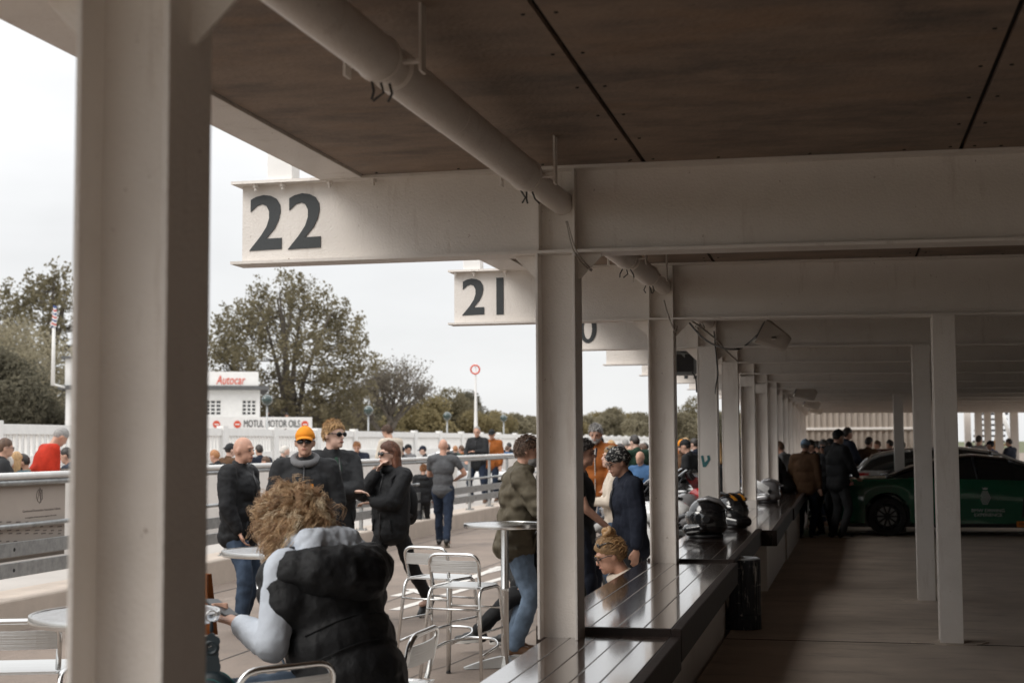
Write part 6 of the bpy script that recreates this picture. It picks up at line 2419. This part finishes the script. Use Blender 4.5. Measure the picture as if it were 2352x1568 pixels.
# ---- crowd behind the rail: (px, depth, facing, height, top, style, hair kind, hair colour, extras, label)
crowd = [
 (2, 16.0, -80, 1.78, 'charcoal', 'jacket', 'short', 'brown', (('glasses',),), 'young man in glasses at the left frame edge', 0.0),
 (14, 14.6, -20, 1.55, 'greige', 'jacket', 'short', 'white', (), 'white-haired person seen from behind at the frame edge', 0.0),
 (30, 17.2, -30, 1.60, 'teal', 'jacket', 'long', 'blond', (), 'long-haired blonde in a grey-blue top near the red jacket', 0.0),
 (58, 17.0, 80, 1.58, 'tan', 'jacket', 'short', 'dark', (('beard', 'dark'),), 'dark-haired bearded man in profile behind the red jacket', 0.0),
 (78, 15.0, -70, 1.82, 'red', 'sweater', 'short', 'grey', (), 'grey-haired man in a bright red fleece leaning forward', .42),
 (126, 16.0, 140, 1.60, 'greige', 'jacket', 'crop', 'brown', (('shades_up',), ('shirt', 'grey')), 'man in a grey-brown jacket with glasses on his head', 0.0),
 (158, 17.0, 70, 1.66, 'stripe', 'jacket', 'short', 'dark', (), 'person in a striped navy padded jacket beside the nearest post', 0.0),
 (497, 22.0, 60, 1.60, 'black', 'jacket', 'short', 'ginger', (), 'red-haired person in black right of the nearest post', 0.0),
 (524, 21.0, -60, 1.70, 'brown', 'jacket', 'crop', 'dark', (('cap_back', 'charcoal'),), 'man in a dark cap and brown coat behind the bald man', 0.0),
 (596, 28.0, 30, 1.68, 'navy', 'jacket', 'short', 'dark', (), 'dark-haired person behind the boy at the rail', 0.0),
 (614, 24.0, 70, 1.46, 'lightgrey', 'sweater', 'short', 'brown', (), 'brown-haired boy in profile behind the rail', 0.0),
 (648, 23.0, -75, 1.66, 'charcoal', 'jacket', 'fringe', 'white', (('beard', 'grey'),), 'white-haired bearded man in profile behind the rail', 0.0),
 (940, 33.0, 120, 1.66, 'grey', 'jacket', 'crop', 'dark', (('cap', 'black'),), 'man in a black cap and grey jacket past the puffer coat woman', 0.0),
 (924, 34.0, 100, 1.62, 'black', 'jacket', 'crop', 'dark', (('cap', 'navy'),), 'person in a navy cap beside the grey jacket man', 0.0),
 (975, 35.0, 90, 1.62, 'black', 'jacket', 'crop', 'dark', (('cap', 'navy'),), 'person in a dark cap by the hatchback windscreen', 0.0),
 (1047, 27.5, 10, 1.62, 'darkgreen', 'jacket', 'short', 'ginger', (), 'ginger person in a dark green jacket behind the pit wall', 0.0),
 (1062, 37.0, 60, 1.62, 'rust', 'jacket', 'short', 'brown', (), 'person in rust far behind the hatchback', 0.0),
 (1030, 38.0, 30, 1.66, 'charcoal', 'jacket', 'short', 'dark', (), 'dark-haired person far behind the grey T-shirt man', 0.0),
 (1165, 33.0, -20, 1.60, 'blue', 'jacket', 'short', 'brown', (), 'person in a blue jacket right of the rust jacket man', 0.0),
 (1172, 36.0, 30, 1.70, 'black', 'jacket', 'short', 'dark', (), 'dark figure behind the blue jacket person', 0.0),
 (1378, 22.0, 20, 1.80, 'white', 'tee', 'short', 'dark', (), 'dark-haired man in a white T-shirt behind the rust jacket man', 0.0),
 (1397, 24.0, 30, 1.52, 'grey', 'jacket', 'bald', 'grey', (), 'bald person low behind the blonde woman', 0.0),
 (1432, 27.0, 60, 1.66, 'charcoal', 'jacket', 'short', 'dark', (), 'dark-haired person above the beanie man', 0.0),
 (1464, 25.0, 40, 1.82, 'darkgreen', 'jacket', 'short', 'dark', (), 'tall person in dark green near the post under beam 21', 0.0),
 (1474, 22.0, 150, 1.55, 'blue', 'jacket', 'bald', 'grey', (), 'bald man in blue in front of the tall dark green person', 0.0),
 (1482, 28.0, 60, 1.66, 'black', 'jacket', 'short', 'brown', (), 'person in black beside the post under beam 21', 0.0),
 (1420, 34.0, 60, 1.62, 'red', 'jacket', 'short', 'brown', (), 'distant person in red between the posts', 0.0),
 (1450, 38.0, 60, 1.66, 'tan', 'jacket', 'short', 'brown', (), 'distant person in tan between the posts', 0.0),
 (1352, 32.0, 60, 1.60, 'grey', 'jacket', 'short', 'grey', (), 'distant grey figure behind the rust jacket man', 0.0),
 (1570, 25.0, 170, 1.72, 'brown', 'jacket', 'crop', 'brown', (('beanie', 'orange'), ('beard', 'brown')), 'man in an orange beanie and brown coat among motorcycles', 0.0),
 (1592, 24.2, 70, 1.74, 'black', 'jacket', 'crop', 'dark', (('cap', 'black'),), 'man in a black cap and black jacket beside the orange beanie', .12),
 (1560, 30.0, 60, 1.72, 'rust', 'jacket', 'short', 'brown', (), 'person in rust behind the orange beanie man', 0.0),
 (1600, 30.0, 60, 1.76, 'navy', 'jacket', 'short', 'dark', (), 'dark-haired person behind the black cap man', 0.0),
 (1650, 21.0, 30, 1.70, 'charcoal', 'jacket', 'long', 'blond', (), 'blond long-haired person right of the teal marked post', 0.0),
 (1700, 26.0, 60, 1.68, 'navy', 'jacket', 'short', 'dark', (), 'figure in navy seen in the narrow post gap', 0.0),
]
_adj = ['stocky', 'slim', 'tall', 'short', 'broad', 'young', 'older', 'stooping', 'upright', 'slight', 'sturdy', 'narrow', 'bulky', 'lean']
_cl = ['charcoal', 'navy', 'grey', 'tan', 'black', 'rust', 'darkgreen', 'white', 'blue', 'brown', 'red', 'greige', 'olive', 'lightgrey']
_sp = [(1350, 27, 'just right of the post under beam 22'), (1388, 30, 'above the blonde woman'), (1408, 28, 'between the rust jacket and the beanie'), (1440, 33, 'over the patterned beanie'), (1456, 30, 'behind the patterned beanie man'), (1486, 36, 'hard against the post under beam 21'),
       (1562, 34, 'left of the orange beanie'), (1580, 31, 'between the orange beanie and black cap'), (1597, 37, 'hard against the teal marked post'), (1655, 30, 'in the gap right of the teal marked post'), (1652, 37, 'far back right of the teal marked post'), (1701, 36, 'in the narrow gap by the base plate post'), (1366, 40, 'far behind the rust jacket man'), (1425, 42, 'farthest back between the two tall posts')]
for _k, (_px, _d, _w) in enumerate(_sp):
    crowd.append((_px, _d, (60, -40, 150, 20, 100)[_k % 5], 1.62 + .05 * (_k % 4), _cl[_k], 'jacket', ('short', 'crop', 'long', 'short', 'bald')[_k % 5], ('dark', 'brown', 'blond', 'grey', 'grey')[_k % 5], (('cap', 'navy'),) if _k % 5 == 1 else (), _adj[_k] + ' onlooker in ' + {'greige': 'grey-brown', 'lightgrey': 'pale grey', 'darkgreen': 'dark green'}.get(_cl[_k], _cl[_k]) + ' ' + _w, 0.0))
for k, (px, d, face, H, top, sty, hk, hcol, ex, lab, ln) in enumerate(crowd):
    if px < 1250:
        rt = (px - 1176) / FPX * math.cos(YAW) - math.sin(YAW)
        d = max(d, 10.35 / -rt)
    person(lab, at(px, d, .2 if top == 'red' and px < 200 else 0.0), F(face, px), H, 1 if d < 18 else 0, top, sty, ('jeans', 'charcoal', 'darkjeans')[k % 3], 'black', (SKIN, SKINR, SKINP)[k % 3], (hk, hcol), (('hang', 'hang'), ('low', 'low'), ('pocket', 'hang'))[k % 3], 'stand', ln, (0, R(6 + (k % 4) * 3) if ln < .3 else R(28)), 1.08 + .03 * (k % 3), extra=ex, group='crowd outside')
# people on the building terrace and fence walk
b = MB()
tz = 1.45
b.box((0, -2.6, tz - .2), (BL + 2.5, -.32, tz), BM)
b.build('terrace_deck', WF, kind='structure')
for px, d, top, hk, hc_, ex, lab, off in ((548, 57.5, 'navy', 'short', 'ginger', (), 'man in a dark suit before the right grid window', 0), (612, 58.0, 'navy', 'short', 'dark', (), 'person in navy under the green globe by the building', -.1), (657, 58.5, 'tan', 'short', 'dark', (), 'person in peach at the end of the terrace', -.2), (626, 60, 'orange', 'short', 'brown', (), 'small figure in orange beside the building end', -.3)):
    person(lab, at(px, d, tz + off), F(170, px), 1.72, 0, top, 'jacket', 'charcoal', 'black', SKINR, (hk, hc_), ('low', 'low'), 'stand', 0, (0, .2), 1.05, extra=ex, group='people on the terrace')
for px, d, top, hk, hc_, lab in ((512, 47.5, 'red', 'short', 'dark', 'person in red and black before the lettered board'), (534, 47.0, 'orange', 'short', 'brown', 'person in orange before the lettered board'), (661, 47.0, 'pink', 'short', 'brown', 'person in pink under the lettered board')):
    person(lab, at(px, d, .55), F(150, px), 1.66, 0, top, 'jacket', 'charcoal', 'black', SKIN, (hk, hc_), ('low', 'low'), 'stand', .25, (0, .2), 1.1, group='people by the lettered board')

# ---- garage people
gar = [
 (1820, 24.0, 70, 1.66, 'black', 'jacket', 'pony', 'dark', (), 'person in black leaning on the bench beside the silver helmet', .50),
 (1836, 25.6, 70, 1.70, 'grey', 'jacket', 'short', 'brown', (), 'person in grey leaning behind the black-clad one', .35),
 (1850, 24.0, -20, 1.66, 'brown', 'jacket', 'crop', 'grey', (('cap_back', 'skyblue'),), 'man in a sky-blue cap and brown jacket in the garage', 0.0),
 (1896, 24.6, 150, 1.66, 'black', 'jacket', 'short', 'grey', (('shades',),), 'man in sunglasses and black beside the tall dark cap', 0.0),
 (1924, 23.8, -50, 1.82, 'black', 'jacket', 'crop', 'dark', (('cap', 'black'),), 'tall man in a black cap by the coupe tail lamp', 0.0),
 (1882, 28.0, 60, 1.66, 'tan', 'jacket', 'short', 'dark', (), 'person in tan behind the sky-blue cap', 0.0),
 (1895, 30.0, 120, 1.68, 'white', 'jacket', 'short', 'dark', (), 'person in a pale top behind the sunglasses man', 0.0),
 (1946, 31.0, -60, 1.95, 'navy', 'jacket', 'short', 'dark', (), 'tallest man in dark navy behind the black cap', 0.0),
 (1996, 31.0, -40, 1.74, 'brown', 'jacket', 'short', 'dark', (), 'person in brown behind the silver estate', 0.0),
 (2048, 35.5, 60, 1.68, 'red', 'jacket', 'short', 'dark', (), 'person in red behind the parked cars', 0.0),
 (2076, 36.5, 60, 1.64, 'black', 'jacket', 'short', 'dark', (), 'person in black right of the red one behind the cars', 0.0),
 (2112, 35.0, 60, 1.68, 'charcoal', 'jacket', 'short', 'dark', (), 'person in charcoal left of the far garage post', 0.0),
 (2168, 34.0, 60, 1.78, 'black', 'jacket', 'long', 'dark', (), 'long-haired person between the paired posts', 0.0),
 (2230, 34.5, 60, 1.62, 'brown', 'jacket', 'short', 'dark', (), 'person in brown right of the paired posts', 0.0),
 (2250, 37.0, -30, 1.78, 'lightgrey', 'hoodie', 'short', 'dark', (), 'person in a pale grey hooded top at the far opening', 0.0),
 (2280, 35.0, 70, 1.64, 'blue', 'jacket', 'crop', 'dark', (('cap', 'navy'),), 'person in a cap and blue jacket at the far opening', 0.0),
 (2322, 40.0, 60, 1.7, 'navy', 'jacket', 'short', 'dark', (), 'dark figure at the right end of the far opening', 0.0),
 (1865, 34.0, 60, 1.66, 'charcoal', 'jacket', 'short', 'dark', (), 'far figure by the end wall corner', 0.0),
 (1925, 36.0, 60, 1.66, 'greige', 'jacket', 'short', 'brown', (), 'far figure in grey-brown before the ribbed wall', 0.0),
 (1868, 27.0, 110, 1.68, 'black', 'jacket', 'short', 'dark', (), 'person in black right behind the brown jacket man', 0.0),
 (1912, 27.5, 60, 1.70, 'charcoal', 'jacket', 'crop', 'dark', (('cap', 'charcoal'),), 'person in a charcoal cap behind the sunglasses man', 0.0),
 (1958, 33.5, 100, 1.66, 'black', 'jacket', 'short', 'dark', (), 'person in black just left of the silver estate', 0.0),
 (2140, 38.0, 100, 1.66, 'tan', 'jacket', 'short', 'dark', (), 'far figure in tan behind the paired posts', 0.0),
 (2020, 37.5, 100, 1.66, 'navy', 'jacket', 'short', 'brown', (), 'far figure in navy left of the red one', 0.0),
]
for k, (px, d, face, H, top, sty, hk, hcol, ex, lab, ln) in enumerate(gar):
    p = at(px, d, 0, 1100)
    p.z = floor_z(p.y)
    if ln:
        p.x -= .12
    person(lab, p, F(face, px), H, 1 if d < 25 else 0, top, sty, ('black', 'charcoal', 'darkjeans')[k % 3], 'black', (SKIN, SKINR)[k % 2], (hk, hcol), (('hang', 'low'), ('low', 'low'), ('pocket', 'hang'))[k % 3], 'stand', ln, (0, R(6)), 1.08, extra=ex, group='people in the garage')

# ---- the curly-haired person on the stool
hero_p = at(812, 5.4, 0, 1500)
HL, HPIT = .42, R(26)
HFACE = F(46, 838)
hero = person('curly-haired person in a black padded gilet over a pale hoodie, hunched on a stool', hero_p, HFACE, 1.74, 2, 'hoodie', 'sleeves', 'pale_jeans', 'white', SKIN, ('short', 'golden'), ((Vector((.235, .40, 1.155)), Vector((.35, -.5, -1))), (Vector((.18, .42, 1.10)), Vector((.6, -.4, -1)))), ((Vector((.15, .42, .30)), Vector((.35, .5, 1))), (Vector((.15, .42, .30)), Vector((.3, .5, 1)))), HL, (R(6), HPIT), 1.08, seat=.68)
hk = 1.74 / 1.75
# gilet over the hoodie with hood and quilted channels
V = Vector
Rx = Matrix.Rotation(-HL, 3, 'X')
hip = V((0, 0, .68 / hk + .09))
sp = Rx @ V((0, 0, 1)); fw = Rx @ V((0, 1, 0))
def hup(h_, x=0, y=0):
    return hip + sp * h_ + V((x, 0, 0)) + fw * y
GIL = mat('black_quilted_nylon', (.0075, .0078, .0088), .62, var=.2, vscale=6, bump=.9, bscale=17, spec=.25)
b = MB()
b.ell(hup(-.12), (.240, .205, .16), Rx, 18, 10)
b.ell(hup(.02), (.238, .200, .17), Rx, 18, 10)
b.ell(hup(.16), (.236, .195, .17), Rx, 18, 10)
b.ell(hup(.30), (.240, .185, .17), Rx, 18, 10)
b.ell(hup(.40), (.230, .160, .12), Rx, 18, 10)
b.capsule(hup(.44, -.165, -.02), hup(.44, .165, -.02), .10, .10, 12)
for s in (-1, 1):
    b.capsule(hup(.34, s * .205, .01), hup(.46, s * .175, .0), .098, .092, 12)
    b.capsule(hup(.44, s * .17, .0), hup(.40, s * .215, .02), .095, .080, 12)
    b.capsule(hup(.50, s * .05, -.02), hup(.455, s * .19, .03), .085, .088, 12)
    b.capsule(hup(.49, s * .10, .05), hup(.43, s * .15, .14), .070, .055, 12)
g = b.build('gilet', GIL, hero)
remesh_obj(g, .011, 5, (.016, .16, 'fold'))
remesh_fold(g, .005, .09)
# quilting: shallow raised rows that follow the back
b = MB()
for q in range(4):
    h_ = .0 + .105 * q
    path = []
    for j in range(21):
        a = R(195) + R(150) * j / 20
        path.append(hup(h_ - .012 * math.cos(2 * a), .226 * math.cos(a), .182 * math.sin(a)))
    b.tube(path, .003, 5)
b.build('quilt_seam', GIL, hero, smooth=True)
b = MB()
hpts = [hup(.45, -.15, .15), hup(.465, -.195, .06), hup(.455, -.195, -.04), hup(.42, -.14, -.12), hup(.385, -.05, -.155), hup(.375, .05, -.16), hup(.415, .14, -.13), hup(.455, .195, -.05), hup(.465, .195, .06), hup(.45, .15, .15)]
b.tube(hpts, [.035, .055, .075, .098, .112, .115, .100, .078, .056, .035], 16)
g = b.build('gilet_hood', GIL, hero)
remesh_obj(g, .010, 8, (.022, .07, 'fold'))
remesh_fold(g, .006, .08)
b = MB()
b.capsule(hup(.545, -.10, -.085), hup(.545, .10, -.085), .060, .060, 12)
b.capsule(hup(.575, -.105, -.02), hup(.54, -.06, .09), .042, .034, 12)
b.capsule(hup(.575, .105, -.02), hup(.54, .06, .09), .042, .034, 12)
b.capsule(hup(.50, -.12, -.10), hup(.50, .12, -.10), .050, .050, 12)
g = b.build('hoodie_hood', CL['hoodie'], hero)
remesh_obj(g, .010, 3, (.028, .05, 'fold'))
# zip edge at the front left
b = MB()
b.tube([hup(.50, -.17, .17), hup(.40, -.16, .20), hup(.28, -.13, .21), hup(.14, -.11, .21)], .005, 6)
b.build('zip', ALU, hero, smooth=True)
# ringlets
hpn = hup(.52, 0, -.01)
HRh = Matrix.Rotation(R(6), 3, 'Z') @ Matrix.Rotation(-HPIT - HL * .6, 3, 'X')
hch = hpn + (Rx @ V((0, .015, .06))) + HRh @ V((0, .02, .105))
rr = random.Random(77)
def ringlets(n, seed, rbase, name, mt, lo=-.55):
    rr = random.Random(seed)
    b = MB()
    cnt = 0
    while cnt < n:
        d = V((rr.gauss(0, 1), rr.gauss(0, 1), rr.gauss(0, 1))).normalized()
        if d.z < lo or (d.y > .55 and d.z < .35):
            continue
        cnt += 1
        root = hch + HRh @ V((d.x * .074, -.008 + d.y * .094, .018 + d.z * .102))
        dw = HRh @ d
        grav = V((0, 0, -1))
        L = rr.uniform(.06, .14) * (1.2 if d.z < .1 else .8)
        coil = rr.uniform(.006, .014)
        turns = rr.uniform(1.0, 2.3)
        ph = rr.uniform(0, 6.28)
        out = (dw * .85 + V((rr.gauss(0, .4), rr.gauss(0, .4), rr.gauss(-.1, .35)))).normalized()
        N = 12
        nsub = 8
        for q_ in range(nsub):
            path = []
            cpos = root + V((rr.gauss(0, .006), rr.gauss(0, .006), rr.gauss(0, .006)))
            cdir = Vector(out)
            for i in range(N + 1):
                t = i / N
                side = cdir.orthogonal().normalized()
                s2 = cdir.cross(side)
                path.append(cpos + (side * math.cos(ph + turns * 2 * PI * t) + s2 * math.sin(ph + turns * 2 * PI * t)) * (coil + .0016 * q_) * min(1, t * 3))
                cdir = (cdir + grav * .20).normalized()
                cpos = cpos + cdir * (L / N)
            r0 = rr.uniform(.6, 1.1) * rbase
            b.tube(path, [r0 * (1 - .6 * (i / N) ** 2) for i in range(N + 1)], 3, False)
    return b.build(name, mt, hero, smooth=True)
CURL = [mat('curl_brown', (.36, .22, .12), .5, var=.4, vscale=25), mat('curl_gold', (.60, .42, .25), .5, var=.35, vscale=25), mat('curl_light', (.80, .65, .46), .5, var=.3, vscale=25)]
ringlets(430, 1, .0016, 'brown_ringlets', CURL[0])
ringlets(470, 2, .0014, 'golden_ringlets', CURL[1])
ringlets(150, 3, .0010, 'flyaway_strands', CURL[2])
# phone in hand
ph = hero_p
b = MB()
b.box((-.038, -.075, -.005), (.038, .075, .005))
o = b.build('mobile_phone', BLACKP, bevel=.004)
_w, _u_ = Vector(hero['_w'][0]), Vector(hero['_w'][1])
_pl = Matrix.Translation(hero_p) @ Matrix.Rotation(HFACE, 4, 'Z') @ Matrix.Scale(1.74 / 1.75, 4)
o.location = _pl @ (_w + _u_ * .105 + Vector((0.01, .02, .025)))
o.rotation_euler = (R(22), R(6), HFACE)
tag(o, 'dark phone held low by the curly-haired person', 'phone')

# bag and key charm hanging off the hammered table
BAGM = mat('dark_teal_bag', (.008, .018, .024), .45, var=.2)
p = P(487, 1598, 5.1)
th = thing('bag', 'round dark teal bag hanging beside the nearest post', 'bag', p)
b = MB()
M = Matrix.Rotation(YAW, 4, 'Z') @ Matrix.Rotation(PI / 2, 4, 'X')
b.lathe([(.001, -.035), (.07, -.035), (.088, -.02), (.092, 0), (.088, .02), (.07, .035), (.001, .035)], n=36, M=M)
b.build('shell', BAGM, th, smooth='auto')
b = MB()
b.torus((0, 0, 0), .088, .006, M, 36, 8)
b.torus((0, -.034, 0), .066, .003, M, 36, 6)
b.build('piping', mat('teal_piping', (.02, .12, .12), .4), th, smooth=True)
b = MB()
for k, (dx, z, r_) in enumerate(((0, .104, .034), (0, .126, .030), (.0, .150, .027), (-.012, .196, .020), (.012, .196, .020), (0, .212, .014))):
    b.lathe([(.001, -.003 - .0004 * k), (r_, -.003 - .0004 * k), (r_, .003 + .0004 * k), (.001, .003 + .0004 * k)], (dx, -.01, z), 22, M)
b.torus((0, -.01, .174), .021, .009, M, 22, 8)
b.capsule((0, -.01, .235), (0, -.01, .262), .008, .006, 8)
b.build('charm_strap', BAGM, th, smooth='auto')
b = MB()
b.torus((0, -.01, .285), .02, .0025, Matrix.Rotation(YAW + .5, 4, 'Z') @ Matrix.Rotation(PI / 2, 4, 'X'), 20, 6)
b.build('key_ring', ALU, th, smooth=True)
# rust cloth edge by the post
p = P(482, 1375, 5.7)
b = MB()
rings = []
for k in range(9):
    t = k / 8
    z = .10 - .24 * t
    w_ = .012 + .030 * t
    rings.append([(p.x - .10, p.y, p.z + z), (p.x + w_ * .5 - .01 , p.y - .02 - .006 * math.sin(5 * t), p.z + z), (p.x + w_ - .01, p.y + .01, p.z + z), (p.x - .10, p.y + .04, p.z + z)])
b.loft(rings)
o = b.build('draped_cloth', CL['rust'], smooth='auto')
tag(o, 'strip of rust-orange cloth showing past the nearest post', 'cloth')

# ---- lettering and flat figures become plain meshes
bpy.context.view_layer.update()
dg = bpy.context.evaluated_depsgraph_get()
for o in [o for o in bpy.data.objects if o.type in ('FONT', 'CURVE')]:
    me = bpy.data.meshes.new_from_object(o.evaluated_get(dg))
    n = bpy.data.objects.new(o.name, me)
    nm = o.name
    C.objects.link(n)
    n.parent = o.parent
    n.matrix_parent_inverse = o.matrix_parent_inverse.copy()
    n.matrix_basis = o.matrix_basis.copy()
    for k_ in ('label', 'kind'):
        if k_ in o:
            n[k_] = o[k_]
    bpy.data.objects.remove(o)
    n.name = nm

for o in bpy.data.objects:
    if '_w' in o:
        del o['_w']
